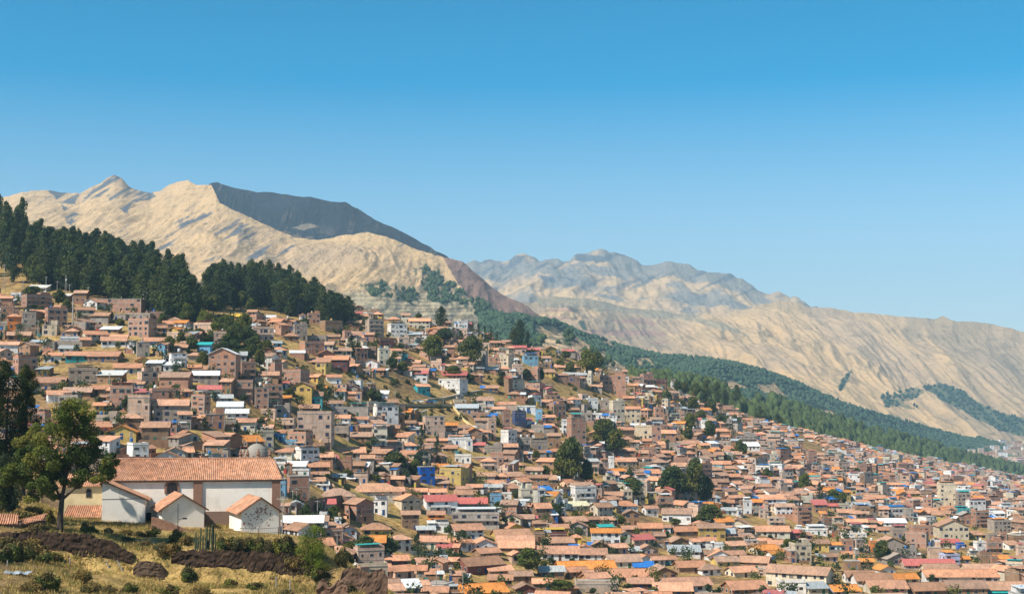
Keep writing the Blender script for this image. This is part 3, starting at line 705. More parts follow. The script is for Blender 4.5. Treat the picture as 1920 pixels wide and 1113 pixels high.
CAT = {
(0,530,7.95): """0 190 225 420 BtT10g2|0 215 370 560 Bcf15 2|310 780 200 400 Bcf35 3|95 330 500 700 Oth20 2|655 1010 400 660 Bcf30 3|100 470 780 880 Arg15 1|640 870 630 790 Ccf5 2|
1110 1420 400 560 Crg20 2|0 160 610 700 Gcf0 1|1465 2145 240 430 Bcf0 3|1205 1620 770 900 Ctg30 2|1490 1900 860 960 Wtg15 1|300 560 930 1100 Arx-20 2|0 290 920 1050 Wtg10 1|
470 670 880 960 Tms5 1|670 830 910 1010 Gcf0 1|880 1165 990 1050 Wms10 1|640 930 1080 1180 Wtg15 1|960 1360 1080 1180 Ttg15 1|1350 1800 1090 1190 Atg0 1|
1260 1600 290 400 Wtx-25 2|1620 1900 470 560 Gcf0 1|890 1060 190 280 Aws0 1|1420 1525 650 720 Bcf10 1|1525 1790 700 760 Aws0 1|1640 1908 810 900 Btg10 1|440 720 80 130 Wws0 1|820 970 370 420 Bts0 1""",
(240,530,7.95): """250 670 450 570 Bcf10 1|20 410 560 810 Bcf-15 3|0 360 480 560 Gcf0 1|230 610 870 960 Ctg10 1|450 600 920 1080 Ltx-15 2|230 450 910 960 Wbs0 1|0 110 920 1050 Wmf0 2|110 330 890 1100 Gcf20 2|
600 900 960 1030 Prg0 1|590 790 1080 1190 Wtg20 1|870 1130 1080 1170 Cth15 1|1235 1640 1060 1460 Bwx0 4|1420 1590 900 1010 Pmf10 2|1430 1780 1080 1300 Gms10 2|1040 1240 920 1060 Les0 2|1145 1320 170 250 Bcf0 1|
1090 1350 240 290 Pcf0 1|1650 1740 170 220 Pmf0 1|1530 1750 500 570 Ays0 1|1630 1780 590 640 PRs0 1|1690 1900 650 700 Ams0 1|810 1050 900 960 Wrg0 1""",
(480,530,7.95): """200 460 350 420 Wtg10 1|640 750 480 560 Wtx20 1|755 960 470 600 Bcf15 2|950 1290 580 740 Acf30 1|540 770 640 850 Gcf20 3|-80 280 680 860 Ptf15 2|390 640 790 870 Ath15 1|200 390 900 960 Lms15 1|
750 1060 810 890 Gcf0 1|1070 1250 800 900 Arg0 2|640 1020 900 1060 Bcf30 2|880 1160 920 1000 Crg0 1|1110 1430 1010 1090 Crg15 1|500 730 1040 1110 Awg10 1|850 1190 1060 1140 Btx20 1|1625 1908 570 810 Gtf25 4|
1580 1760 770 860 Btg0 1|1290 1570 600 650 Arg0 1|1290 1540 680 730 Atx0 1|1700 1820 410 470 Acf0 1|1230 1370 860 910 Ars0 1|1570 1800 970 1090 Acf0 1|1805 1990 1001 1225 Ccf20 3|1790 2100 850 960 Mcf20 2""",
(720,560,7.95): """45 350 390 580 Wwf20 3|380 690 330 450 Ctg0 2|60 240 310 350 Wth0 1|200 375 590 750 Pcf15 2|380 510 700 740 Wms0 1|550 710 550 670 Wcf-10 2|870 1050 720 860 Brg0 1|1090 1250 340 420 Wwf10 2|230 360 850 940 Tyf10 1|
330 540 950 1000 Atg0 1|1560 1740 650 710 Ptg15 1|1430 1560 790 930 Pcf0 1|1560 1720 880 1000 Bcf0 2|1320 1450 490 560 Wtx10 1|1450 1570 530 580 Pts0 1|160 400 1060 1120 Gts0 1|430 610 1010 1070 Cts0 1|
450 660 1070 1140 Wts0 1|700 860 950 1040 Pcf0 1|1320 1490 1030 1090 Gms10 1|1710 1880 1040 1130 Pth0 1|1500 1700 1050 1110 Ams0 1|1760 1908 640 690 Ats0 1|1550 1700 770 810 Pts0 1|1190 1260 440 490 Tef0 1""",
(0,670,7.95): """190 550 20 300 Bbf40 3|560 780 170 290 Ams-10 1|420 1000 370 500 Ptg10 1|1000 1480 190 410 Gmf15 3|1490 1850 260 400 Aws0 1|1680 2130 150 240 Ctg15 1|670 1090 550 660 Wtg25 1|950 1380 510 610 Arg10 1|
1270 1640 480 550 Atg10 1|900 1190 590 770 Gmf0 2|1390 1650 710 880 Ytg15 2|1450 1760 900 1000 Gcf0 1|1765 2150 900 1060 Arh10 2""",
(240,670,7.95): """135 445 210 430 Prf35 2|500 930 290 470 Brg0 1|0 180 380 450 Ctg10 1|80 350 40 160 YRx20 1|600 890 -60 140 Wcf25 3|300 515 80 220 Gws0 1|520 780 110 230 Wws10 1|890 1090 150 220 Ats15 1|970 1270 190 250 Ars10 1|
950 1370 260 400 Gwg10 2|760 960 550 630 Wog15 1|1020 1400 470 560 CRg15 2|950 1220 580 880 Bwf-20 4|370 920 710 980 Gtg10 3|1230 1570 600 690 Gmg15 1|1320 1720 730 830 Wws10 1|1120 1450 850 1050 Bcf20 2|
740 950 850 1060 Grs15 2|950 1120 900 1060 Bts0 2|1450 1800 830 960 Wws10 2|1450 1620 960 1060 Gwf0 1|1620 1908 960 1110 Ctg0 1|1660 1908 90 350 Bcf20 3|1590 1870 370 640 Bcf10 3|1870 2100 450 790 Bcf15 4|690 890 640 720 Wog20 1""",
(480,670,7.95): """80 400 430 680 Bcf20 3|400 790 210 430 Byf-25 3|890 1090 90 230 Ycf-20 2|740 1110 75 130 Yts0 1|1030 1380 30 170 Mtg0 2|370 490 390 460 WRs0 1|550 850 430 640 Yrx0 2|900 1050 470 520 Aog0 1|640 1000 570 690 Trg5 1|
250 510 620 690 Aos0 1|75 400 740 790 Pef0 1|300 510 760 920 Gcf0 2|80 300 800 900 Pcf0 1|310 580 930 1070 Pcf0 2|1040 1300 680 760 Wrg10 1|650 940 750 830 Arg0 1|1100 1370 760 860 Gcf10 1|1370 1680 740 880 Gef0 1|
1650 1810 680 830 Gcf20 2|640 1145 840 1220 Pcf0 3|1145 1400 900 980 Wtg0 1|1145 1420 1000 1060 Gcf0 1|1030 1280 290 400 Wtg15 1|1130 1360 400 460 Pcf0 1|1400 1590 330 540 Wcf-10 3|1390 1520 440 560 Grx0 1|
1350 1500 540 610 Pts0 1|1720 1968 540 640 Wws0 1|0 150 950 1020 Ptg0 1|0 250 1050 1130 Ptg0 2|1480 1690 920 1000 Wts10 1|1580 1710 200 260 Pcf0 1|1740 1908 200 250 Ats0 1""",
(720,700,7.95): """810 1250 100 270 Wcf-25 3|430 690 190 300 Ttg30 1|570 910 640 930 Pcf15 4|1070 1400 510 600 Gmg0 1|1270 1640 400 470 Wrg15 1|1400 1520 470 560 Ccf0 1|1310 1570 600 690 Bcf0 1|1540 1670 690 970 Pcf10 4|
1360 1540 700 830 Prs0 2|1760 1890 590 830 BRf10 3|1730 1958 460 520 Ctg0 1|1620 1800 530 600 Cts0 1|-20 230 810 890 Arg0 1|280 470 740 800 Prg0 1|370 550 830 910 Gms10 1|0 190 1040 1100 Ytg0 1|
270 490 1070 1160 Lth0 1|870 1090 1110 1180 Atg0 1|830 970 1000 1060 Atg0 1|640 780 1010 1070 Gts0 1|400 650 0 120 WRs0 2|1490 1700 220 270 Ars0 1|810 1230 45 80 ARs0 1""",
(960,620,7.95): """0 160 520 700 Pcf10 2|160 440 580 760 Bcf-20 3|150 390 370 520 Lbf10 2|0 210 250 350 PRg0 1|220 410 280 340 BRg0 1|430 660 270 350 Yrx20 1|760 920 300 350 PRg0 1|960 1110 320 400 Pmf0 1|1115 1215 350 400 RRg0 1|
560 1020 540 610 Atg0 1|430 590 480 530 Acf0 1|0 90 430 490 Gws0 1|1020 1210 640 790 Ccf-15 2|1310 1690 680 940 Bcf0 4|1420 1640 600 650 Ccf0 1|1600 1740 700 790 Wef0 2|240 440 990 1090 WRf30 2|1660 1820 1000 1070 Atg0 1|
1790 1900 700 770 Prg0 1|0 70 700 800 Gms0 2""",
(960,760,7.95): """0 210 110 310 Nmf20 2|350 450 50 240 Lcf0 4|560 800 0 160 Bcf25 2|1020 1190 130 260 Gcf0 2|1110 1280 -90 90 Wcf10 2|1290 1440 -60 100 Gcf0 2|1450 1680 -50 300 Ccf20 4|1690 1908 50 270 Ctg0 3|1430 1560 150 300 WRf0 3|
740 820 230 420 Wcf0 3|820 1100 180 600 Bef20 5|530 720 450 620 Ars0 2|760 930 570 670 Ars0 1|480 730 680 750 Ptg15 1|300 500 700 760 Arg15 1|80 230 720 780 Pts0 1|220 300 220 330 WRs0 1|290 480 310 430 Gcf0 1|
480 630 300 400 Ats10 1|0 270 500 650 Gcf10 2|250 530 540 660 Gwf10 1|200 480 960 1050 Crg-10 1|30 170 890 950 Yth0 1|1180 1400 290 350 Atg0 1|1540 1820 360 440 Atg20 1|1590 1800 500 560 Ath0 1|1280 1440 860 1010 Ptf10 2|
1440 1520 780 1000 Wcf0 4|1100 1290 830 990 Pms10 2|1520 1850 830 920 Ptg10 1|1350 1510 630 720 Gmf0 1|1760 1908 540 680 Gtg-10 2|820 1000 60 130 Arg10 1|0 350 20 80 Wcf0 1|450 640 170 250 Ptg10 1|1260 1440 230 290 Ytg0 1""",
(1200,700,7.95): """0 200 20 160 Bcf20 2|210 400 100 190 Mcf10 2|460 510 130 200 WRf0 2|205 350 520 670 Bcf10 2|540 670 580 710 Bcf-10 2|1240 1390 490 570 Bcf0 2|410 600 640 740 Cmf0 2|215 400 770 850 Bcf0 1|140 330 680 780 Wrg10 1|
90 300 480 540 Arh0 1|1520 1680 690 790 Ptg-10 2|1040 1170 630 700 Ccf0 1|1170 1360 690 790 Gcf0 2|600 810 860 930 Atx10 1|500 600 870 980 Acf0 2|190 520 890 960 Btg0 1|1380 1560 900 960 Cth0 1|1420 1730 940 1050 Gcf0 3|
1560 1720 900 970 Pcf0 1|1160 1320 940 1000 Wtg0 1|1730 1880 900 970 Pth0 1|1430 1770 1080 1140 Wws0 1|1100 1330 860 910 Ats15 1|1740 1900 1020 1150 Pbf0 3|0 160 1000 1070 Ptg10 1|340 500 1050 1140 Gcf0 1""",
(480,800,7.95): """0 270 80 300 Cmf15 3|320 430 90 220 Lts0 1|420 610 230 320 Lcf0 1|480 840 110 300 Bwf-20 2|270 550 370 480 Ctg0 1|550 940 350 570 Wtf40 3|1170 1640 380 460 Gtg10 1|1210 1430 520 680 Bcf0 1|710 1100 590 690 Atg10 1|
250 450 560 650 Wmf0 1|430 740 590 670 Wws0 1|450 800 740 1060 Bcf20 2|560 800 670 740 Wcf0 1|330 450 850 1020 Lmf0 2|1390 1730 140 230 Arg0 1|1160 1390 20 160 Gmf0 2|920 1500 1030 1120 Wrh10 2|1350 2200 960 1060 Crh10 2|
1460 1670 740 850 Pwf0 1|1760 1908 730 790 Arg0 1|1150 1330 750 830 Ams0 1|880 1090 730 790 Arg10 1|790 1030 830 890 Crs10 1|950 1090 890 950 Wws10 1""",
(720,820,7.95): """490 760 440 690 Ucf20 3|370 500 390 550 Ptg10 2|760 930 620 690 Wrg15 1|870 1080 150 220 Atg0 1|1440 1680 350 480 Pth10 2|1320 1780 300 400 Bcf0 1|1060 1300 280 390 Wcf0 1|1500 1760 150 260 Gcf0 1|
1330 1500 110 190 PRs0 1|1400 1650 570 650 Grg0 1|1480 1800 690 760 Atg15 1|1570 1750 740 820 Wms0 1|1580 1750 870 1020 Ltf0 2|1760 1900 840 940 Wcf0 2|640 930 810 890 Wtg15 1|0 300 790 890 Ctg10 1|400 640 810 880 Atg0 1|
1060 1290 760 840 Ctg15 1|1240 1460 740 810 Atg0 1|780 960 700 750 Arg0 1|120 560 920 1090 Ctx30 2|560 1100 945 1120 WRg15 2|1090 1530 980 1115 GRg0 1|1060 1380 870 920 Wrg0 1|0 180 100 160 Atg10 1|0 300 160 210 Gcf0 1|
100 300 640 690 Atg0 1|0 90 570 690 Arx0 1""",
(520,930,7.95): """1000 1440 110 370 Brx40 3|1440 1640 60 280 WRf0 2|160 400 120 250 Wmx10 1|10 150 170 240 Pth0 1|490 870 110 200 CRg10 1|200 350 410 520 Cth0 1|1240 1700 490 610 Yrh10 1|960 1240 550 650 Pth20 1|830 1110 650 760 Wtx0 1|
700 850 640 760 Wtg0 1|900 1120 770 830 PRg0 1|1650 2000 640 820 Wth30 2|1560 1958 950 1090 Mtg15 1|670 1140 850 960 Brh0 1|870 955 370 440 Wcf0 1|650 735 330 370 Wcf0 1|
-100 60 440 560 Prg0 1""",
(760,940,7.95): """220 600 590 710 Ctg0 1|490 750 710 770 WRg0 1|640 1170 420 550 Wtg20 2|440 650 340 460 Wmf0 1|160 440 440 500 Amg10 1|-70 210 190 410 Arg10 3|700 1400 190 370 Gwf0 2|340 580 190 310 Otg0 2|1410 1760 420 470 Ktx30 1|
1270 1880 510 600 Yrg15 1|1370 1908 620 690 Otg0 1|580 770 600 690 Atg0 1|780 1000 610 730 Wtg20 1|960 1370 640 770 Wtx10 2|1000 1420 790 850 Atg30 1|1530 1770 790 920 Ptx20 1|1400 1908 700 770 Atg0 1|120 500 900 1010 Wtg20 1|
360 640 900 1040 Btx-20 1|720 1480 940 1070 Mrg30 1|1170 1600 1030 1120 Atg20 1|600 790 930 980 Atg0 1|0 310 1040 1120 Gtg0 1""",
(720,1023,6.857): """280 580 500 660 Wtg20 1|860 1600 600 780 Wog20 1|1660 1948 550 700 Mrx10 1|540 700 390 450 Ats0 1|870 1020 400 460 Atg0 1|200 400 390 440 Arg0 1|1600 1900 380 470 Arg10 1|1350 1640 430 520 Arg0 1|100 270 560 660 Ars0 1""",
(1000,940,7.95): """430 820 60 130 Wkg20 1|1180 1550 60 150 Wth10 1|1620 1860 100 210 Wtg20 1|1340 1570 180 350 Arx0 2|230 520 390 500 Ktg10 1|490 800 370 480 Gtx0 2|560 710 530 640 Kth0 1|380 800 290 380 Arg25 1|770 990 260 370 Arg20 1|
990 1200 270 340 Arg0 1|170 500 490 570 Myf0 1|10 170 480 600 Ayf0 1|180 600 620 690 Grg10 1|0 670 770 880 Wtg0 1|660 1080 800 870 Wtg0 1|660 880 700 790 Wtx0 1|880 1080 640 740 Arx0 1|1080 1410 680 790 Ptg25 1|
1350 1800 560 650 PRg30 1|1300 1560 420 480 Atg10 1|1560 1908 390 490 Atg0 1|1810 1958 510 670 Ars0 2|1060 1600 890 1000 Crg10 1|1560 1730 830 960 Wtx20 1|310 1240 1010 1090 Pog10 1|460 820 1080 1130 Atg20 1|60 460 1070 1130 Amg10 1|
1500 1780 1010 1060 Gbs0 1|1730 1958 860 950 Wtg15 1|0 200 320 410 Arg0 1|700 1130 1120 1190 Atg15 1|1180 1420 1110 1180 Atg0 1""",
(1240,940,7.95): """0 470 180 330 Wrg-10 1|930 1330 340 410 Crx-10 1|130 530 450 510 Atg15 1|0 130 380 460 Wtg0 1|870 1120 130 190 Wmg10 1|700 860 50 140 Ocf15 1|1220 1340 0 200 Wwf0 2|1350 1480 100 190 Gcf0 2|1460 1590 120 250 Pcf0 2|
1590 1830 250 360 Pcf0 2|1390 1890 440 530 Ctg0 1|1590 1908 640 710 Ctg0 1|1440 1590 590 650 Atg0 1|380 640 590 690 Wtg25 1|560 800 580 710 Wtg0 2|920 1250 650 780 Ptg15 2|1240 1440 580 700 Pcf0 2|790 930 640 760 Wcf0 1|
80 400 600 670 Arx15 1|1310 1740 730 790 Cog20 1|1570 1830 800 850 Wog20 1|940 1240 800 860 Ctg15 1|560 800 800 860 Arg0 1|680 1040 850 890 Wtx0 1|750 1150 910 970 Yrg15 1|1150 1650 930 980 Arg-20 2|510 880 1010 1090 Wrh20 1|
960 1420 1050 1130 Ctg20 1|1440 1720 1000 1110 Pcf-30 2|190 650 970 1060 Atg10 1|0 210 860 940 Wtg10 1|100 560 760 820 Wmg0 1""",
(1480,940,7.95): """60 330 90 340 Bcf15 4|10 210 460 570 MRh0 2|200 540 440 490 Wwf0 1|300 570 620 730 Yrg0 1|580 760 640 750 Wog0 1|760 940 580 730 Bcf0 2|940 1110 570 750 Pcf20 3|1200 1290 620 740 Ocf0 1|1290 1700 630 780 Grx0 1|
770 1120 490 570 Wcf0 2|450 630 260 370 Bcf15 2|450 540 180 250 Aos0 1|630 800 280 370 Ctf0 2|540 720 380 460 Pcf0 1|900 1080 390 460 WRf0 1|1150 1290 390 440 Wtg0 1|1300 1520 420 480 Ctg0 1|1520 1740 420 540 GRf0 1|
1310 1710 310 380 Wwg0 1|1720 1840 110 290 GRf0 3|1230 1460 110 210 Ptg0 2|850 980 10 110 Wcf0 2|540 710 60 130 PRg0 1|710 880 50 120 Ccf0 1|710 960 160 240 Grg0 1|820 1040 890 1020 Acf0 1|1040 1240 890 1010 Aog0 2|
1260 1560 1010 1100 Wox15 1|1350 1760 850 940 Gcx10 1|1720 1880 770 910 Gcf0 2|470 710 820 890 Prg10 1|780 960 800 850 Ctg0 1""",
(1680,940,7.95): """660 940 810 990 Vof15 3|490 660 690 920 Pcf0 3|1170 1330 620 770 Wcf10 2|1330 1560 610 780 Bcf0 2|600 1040 370 560 Crx0 2|1390 1690 300 460 Gof10 3|1140 1370 160 380 Bcf10 4|940 1140 200 330 Bcx0 2|860 1080 120 190 Tef0 1|
1060 1310 490 560 Yrh0 1|1360 1560 500 600 Gcf0 2|1550 1640 480 640 Bcf0 2|130 500 480 680 Bcf-25 3|230 600 380 500 Bcf0 2|530 650 600 680 Wof0 2|640 920 610 690 CRg0 1|910 1000 640 710 Ucf0 1|1080 1250 780 870 Cwf0 2|
1240 1500 800 930 Acf0 1|1480 1670 850 960 Bos0 2|1810 1908 690 910 PRf0 2|100 840 950 1020 PRg0 1|640 870 -250 60 Cof0 5|120 290 740 910 Gcf0 2|930 1080 870 920 Gog0 1|400 900 1040 1100 Crg0 1|1000 1500 1040 1100 Crg0 1""",
(1460,1023,4.174): """590 870 270 320 Wrg0 1|520 740 240 290 Wrg0 1|870 1080 260 300 Cog10 1|1130 1690 240 300 Wtg0 1|1530 1700 250 300 Arx0 1|390 620 350 400 Vog10 1|690 980 330 380 Ctg0 1|780 960 365 400 RRg0 1|1000 1300 345 400 Arg10 1|
1300 1600 330 390 Arg0 1|1600 1908 340 390 Arg0 1|1490 1908 370 410 Teg0 1|0 200 290 370 Wcf0 1|200 380 330 380 Cms10 1|-130 460 215 330 Crg-28 2""",
(1000,1023,4.174): """120 340 330 380 Ath10 1|330 660 300 420 Gcf0 1|740 930 290 350 Mtg0 1|960 1400 310 360 Wtg15 1|370 600 260 300 Atg25 1|880 1120 220 260 Arx10 1|1480 1830 335 390 Atg15 1|940 1230 350 400 Atg0 1|0 150 290 360 Atg0 1|600 940 240 290 Atg0 1""",
}
CAT_LIST = []
import re
for (ox, oy, sc), txt in CAT.items():
    for ln in txt.replace('\n', '').split('|'):
        m_ = re.match(r'\s*(-?\d+) (-?\d+) (-?\d+) (-?\d+) ([A-Z])(.*)', ln)
        a, b, c_, d_ = [int(m_.group(i)) for i in range(1, 5)]; rest = m_.group(5) + m_.group(6)
        if rest == 'BtT10g2': rest = 'Btg10 2'
        m2 = re.match(r'([A-Z])([a-zR])([gxhfs])(-?\d+) (\d)', rest)
        CAT_LIST.append(dict(x0=ox + a / sc, x1=ox + b / sc, ye=oy + c_ / sc, yb=oy + d_ / sc, wall=m2.group(1), roof=m2.group(2), rt=m2.group(3), yaw=float(m2.group(4)), st=int(m2.group(5))))
print('catalogue', len(CAT_LIST))
GRASS = [[(228,722),(262,720),(300,740),(295,775),(245,790),(228,760)], [(330,578),(400,580),(470,630),(470,660),(400,640),(330,620)], [(395,570),(480,572),(560,590),(620,618),(560,610),(470,600),(400,595)],
 [(640,700),(700,692),(790,664),(830,690),(860,720),(920,700),(960,720),(960,760),(900,750),(850,760),(740,760),(700,740),(650,720)], [(740,745),(845,755),(900,810),(880,820),(830,790),(740,775)],
 [(825,855),(860,870),(930,885),(955,897),(870,897),(830,885)], [(1010,705),(1050,713),(1130,735),(1140,750),(1060,760),(1010,730)], [(1480,805),(1540,835),(1570,865),(1500,860)], [(575,800),(615,815),(600,830),(575,825)],
 [(190,832),(290,838),(350,850),(380,862),(190,866)], [(500,670),(560,678),(590,690),(540,702),(500,710)], [(0,300),(60,545),(180,560),(300,560),(380,575),(380,300)], [(45,750),(200,760),(200,800),(45,800)], [(380,560),(640,590),(640,500),(380,500)]]
# cover map of the picture, 4 px cells
cover = np.zeros((300, 520), np.uint8)
def cov(x0, x1, y0, y1):
    return cover[max(0, int(y0 / 4)):int(y1 / 4) + 1, max(0, int(x0 / 4)):int(x1 / 4) + 1]
def m_per_px(d): return d / F
NH = 300
for h in CAT_LIST: h['area'] = (h['x1'] - h['x0']) * (h['yb'] - h['ye'] + (0.25 * (h['x1'] - h['x0']) if h['rt'] != 'f' else 4))
placed = []
def place(h, rng):
    cx = (h['x0'] + h['x1']) / 2; u_, e_ = ue(cx, h['yb'])
    D0 = h.get('D') or at(cx, h['yb']).y
    s = m_per_px(D0); a = abs(R(h['yaw'])); Wm = (h['x1'] - h['x0']) * s
    k = 0.75 if h['rt'] != 'x' else 1.0
    W = Wm / (math.cos(a) + k * math.sin(a)); W = max(W, 2.5); Dp = min(max(W * k, 4.0), 11.0)
    if h['rt'] in 'gs' and W > 12: Dp = min(Dp, 9.5)
    H = max(2.2, (h['yb'] - h['ye']) * s)
    d = D0 + Dp * 0.5 * math.cos(a)          # the front foot is at the picked point
    p = Vector((u_ * d, d, e_ * D0))
    h.update(W=W, Dp=Dp, H=H, p=p, rad=0.5 * math.hypot(W, Dp), D0=D0, cx=cx, cy=(h['ye'] + h['yb']) / 2)
rng0 = random.Random(3)
for h in CAT_LIST:
    place(h, rng0)
    rt_ = h['x1'] - h['x0']
    cov(h['x0'], h['x1'], h['ye'] - (0.18 * rt_ if h['rt'] != 'f' else 4), h['yb'] - 2)[:] = 1
CAT_LIST.sort(key=lambda h: -h['area'])
singles, rest = CAT_LIST[:NH], CAT_LIST[NH:]
# ---- fill the streets between with more houses
cell = {}
def near_ok(x, y, r):
    i, j = int(x // 16), int(y // 16)
    for a in (-1, 0, 1):
        for b in (-1, 0, 1):
            for (qx, qy, qr) in cell.get((i + a, j + b), ()):
                if (qx - x) ** 2 + (qy - y) ** 2 < (0.90 * (qr + r)) ** 2: return False
    return True
def addc(x, y, r): cell.setdefault((int(x // 16), int(y // 16)), []).append((x, y, r))
for h in CAT_LIST: addc(h['p'].x, h['p'].y, h['rad'] * .9)
TREESPOT = []
rf_ = random.Random(11); fill = []
def urban(px, py):
    if px < 560 and py > 848 + 0 and px < 525: return 0.25 if py < 880 else 0
    for g_ in GRASS:
        if inp(px, py, g_): return 0
    if px < 340 and py < 575 - (340 - px) * 0.05: return 0
    return 1
for it in range(60000):
    u = rf_.uniform(-0.40, 0.52); E, D = colarr(u)
    d = 300 + (D[-1] * 1.0 - 300) * rf_.random() ** 0.62
    if u > .36 and rf_.random() < .6: continue
    x = u * d; z = ground(x, d)
    px, py = pxy(x, d, z)
    if py > 1180: continue
    ub = urban(px, py)
    if ub == 0 or rf_.random() > ub: continue
    flat = py > 985 or (px > 1400 and py > 930)
    W = rf_.choice([rf_.uniform(5.0, 9.0), rf_.uniform(7, 13.5)]) * (1.05 if flat else .88); Dp = rf_.uniform(4.8, 8.0); r = .5 * math.hypot(W, Dp)
    if not near_ok(x, d, r * (.72 if flat else .94)): continue
    st = rf_.choices([1, 2, 3, 4], [.52, .37, .09, .02] if not flat or px > 1500 else [.5, .46, .03, .01])[0]
    if u > -.02 and d > D[-1] * .90: st = 1
    if u > -.02 and d > D[-1] * .965: continue
    H = 2.5 * st + rf_.uniform(-.1, .5)
    pw = W / m_per_px(d) / 1; phh = (H + 1.5) / m_per_px(d)
    c = cov(px - pw / 2 + 2, px + pw / 2 - 2, py - phh, py - 2)
    if 0 <= px <= 1920 and c.size and c.mean() > .24: continue
    if st >= 3: wl_, rt = rf_.choice('BBPPGCWC'), 'f'
    else:
        q = rf_.random(); tl = .78 if flat and px < 1500 else .56
        wl_ = rf_.choice('AAAAWWCCPBBBGY' if not flat else 'WWWCCAAAPY')
        rt = rf_.choice('gggghxs') if q < tl else rf_.choice('ffsf')
    rc_ = rf_.choice('tttrrro') if rt in 'ghx' else (rf_.choice('ccccmwtRbe') if rt == 'f' else rf_.choice('mmwtrrtR'))
    if rt == 's' and rf_.random() < .5: rc_ = rf_.choice('tr')
    fill.append(dict(W=W, Dp=Dp, H=H, st=st, wall=wl_, roof=rc_, rt=rt, yaw=rf_.choice([rf_.uniform(-60, 65), rf_.uniform(0, 30), rf_.uniform(-25, 15)]), p=Vector((x, d, z)), D0=d, px=px, py=py))
    addc(x, d, r)
print('fill', len(fill))
town_mb = MB()
for i, h in enumerate(rest + fill):
    rng = random.Random(1000 + i)
    g_ = house_geo(h['W'], h['Dp'], h['H'], h['st'], h['wall'], h['roof'], h['rt'], rng, 1 if h['D0'] < 1100 else 0, 4.5)
    one = MB()
    for nm, ms in g_.items():
        for m_ in ms: one.add(m_)
    for k in range(rng.choice([0, 1, 1, 2, 2])):                    # sheds, extensions and yard walls
        aw_, ad_, ah_ = h['W'] * rng.uniform(.3, .6), h['Dp'] * rng.uniform(.5, .9), h['H'] * rng.uniform(.45, 1.25) if k else 2.3
        ax_ = rng.choice([-1, 1]) * (h['W'] / 2 + aw_ / 2 - .3); ay_ = rng.uniform(-.5, .6) * h['Dp']
        wl2 = rng.choice([h['wall'], h['wall'], 'A', 'B', 'G']); rt2 = rng.choice('sssffgx')
        g2 = house_geo(aw_, ad_, ah_, 1 if ah_ < 4 else 2, wl2, rng.choice('trrmmwRb' if rt2 == 's' else ('cccmw' if rt2 == 'f' else 'trr')), rt2, rng, 0, 4.5)
        t2 = MB()
        for nm, ms in g2.items():
            for m_ in ms: t2.add(m_)
        one.add(t2, (ax_, ay_, 0), R(rng.uniform(-12, 12)))
    if rng.random() < .4:
        yl = h['W'] * rng.uniform(.6, 1.3); yy = -h['Dp'] / 2 - rng.uniform(1, 3); one.box(-yl / 2, yl / 2, yy, yy + .3, -3, rng.uniform(1.0, 2.0), iW, jit(WALLC[rng.choice('AABG')][0], rng, .2))
    for k in range(rng.choice([0, 0, 1, 2])):
        qx, qy = rng.uniform(-.8, .8) * h['W'], -h['Dp'] / 2 - rng.uniform(.5, 3); q = rng.uniform(.3, .9); one.box(qx - q, qx + q, qy - .4, qy + .4, -1, rng.uniform(.5, 1.6), iW, rng.choice([(.75, .75, .75), (.03, .12, .4), (.5, .08, .06), (.08, .3, .3), (.2, .12, .08), (.6, .45, .1), (.1, .1, .1)]))
    town_mb.add(one, tuple(h['p']), R(h['yaw']))
o = link('town_houses', town_mb.mesh('town_houses'))
tag(o, 'small tiled and brick houses packed across the whole hillside and valley', 'houses', None, 'stuff')
# far town in the valley
fmb = MB(); rr = random.Random(5)
xs_, T_, X_, D_, Z_, PX_, PY_ = LAYERS['valley_floor']
for i in range(1500):
    a = rr.random(); b = rr.random()
    i0 = int((len(T_) - 4) * a) + 3; j0 = rr.randrange(4, X_.shape[1] - 1)
    x, d, z = X_[i0, j0] + rr.uniform(-40, 40), D_[i0, j0] + rr.uniform(-35, 35), Z_[i0, j0]
    px, py = pxy(x, d, z)
    if px < 1735 + (py - 822) * .5 or py > 884: continue
    w = rr.uniform(9, 26); dd = rr.uniform(8, 15); hh = rr.choice([3, 5, 6, 8, 11, 15])
    wc = jit(WALLC[rr.choice('BPPPCWAG')][0], rr, .2)
    m_ = MB(); m_.box(-w / 2, w / 2, -dd / 2, dd / 2, -4, hh, iW, wc); m_.box(-w / 2 - .3, w / 2 + .3, -dd / 2 - .3, dd / 2 + .3, hh, hh + .5, iW, jit(ROOFC[rr.choice('cctRwr')][0], rr, .2))
    for kx in range(int(w / 4)):
        for kz in range(int(hh / 3)): m_.box(-w / 2 + 1 + kx * 4, -w / 2 + 2.8 + kx * 4, -dd / 2 - .15, -dd / 2, kz * 3 + 1, kz * 3 + 2.3, iG, (.05, .05, .05))
    fmb.add(m_, (x, d, z), R(rr.uniform(-30, 30)))
o = link('far_town', fmb.mesh('far_town')); tag(o, 'pale pink distant town blocks beyond the forest strip on the valley floor', 'distant town', None, 'stuff')

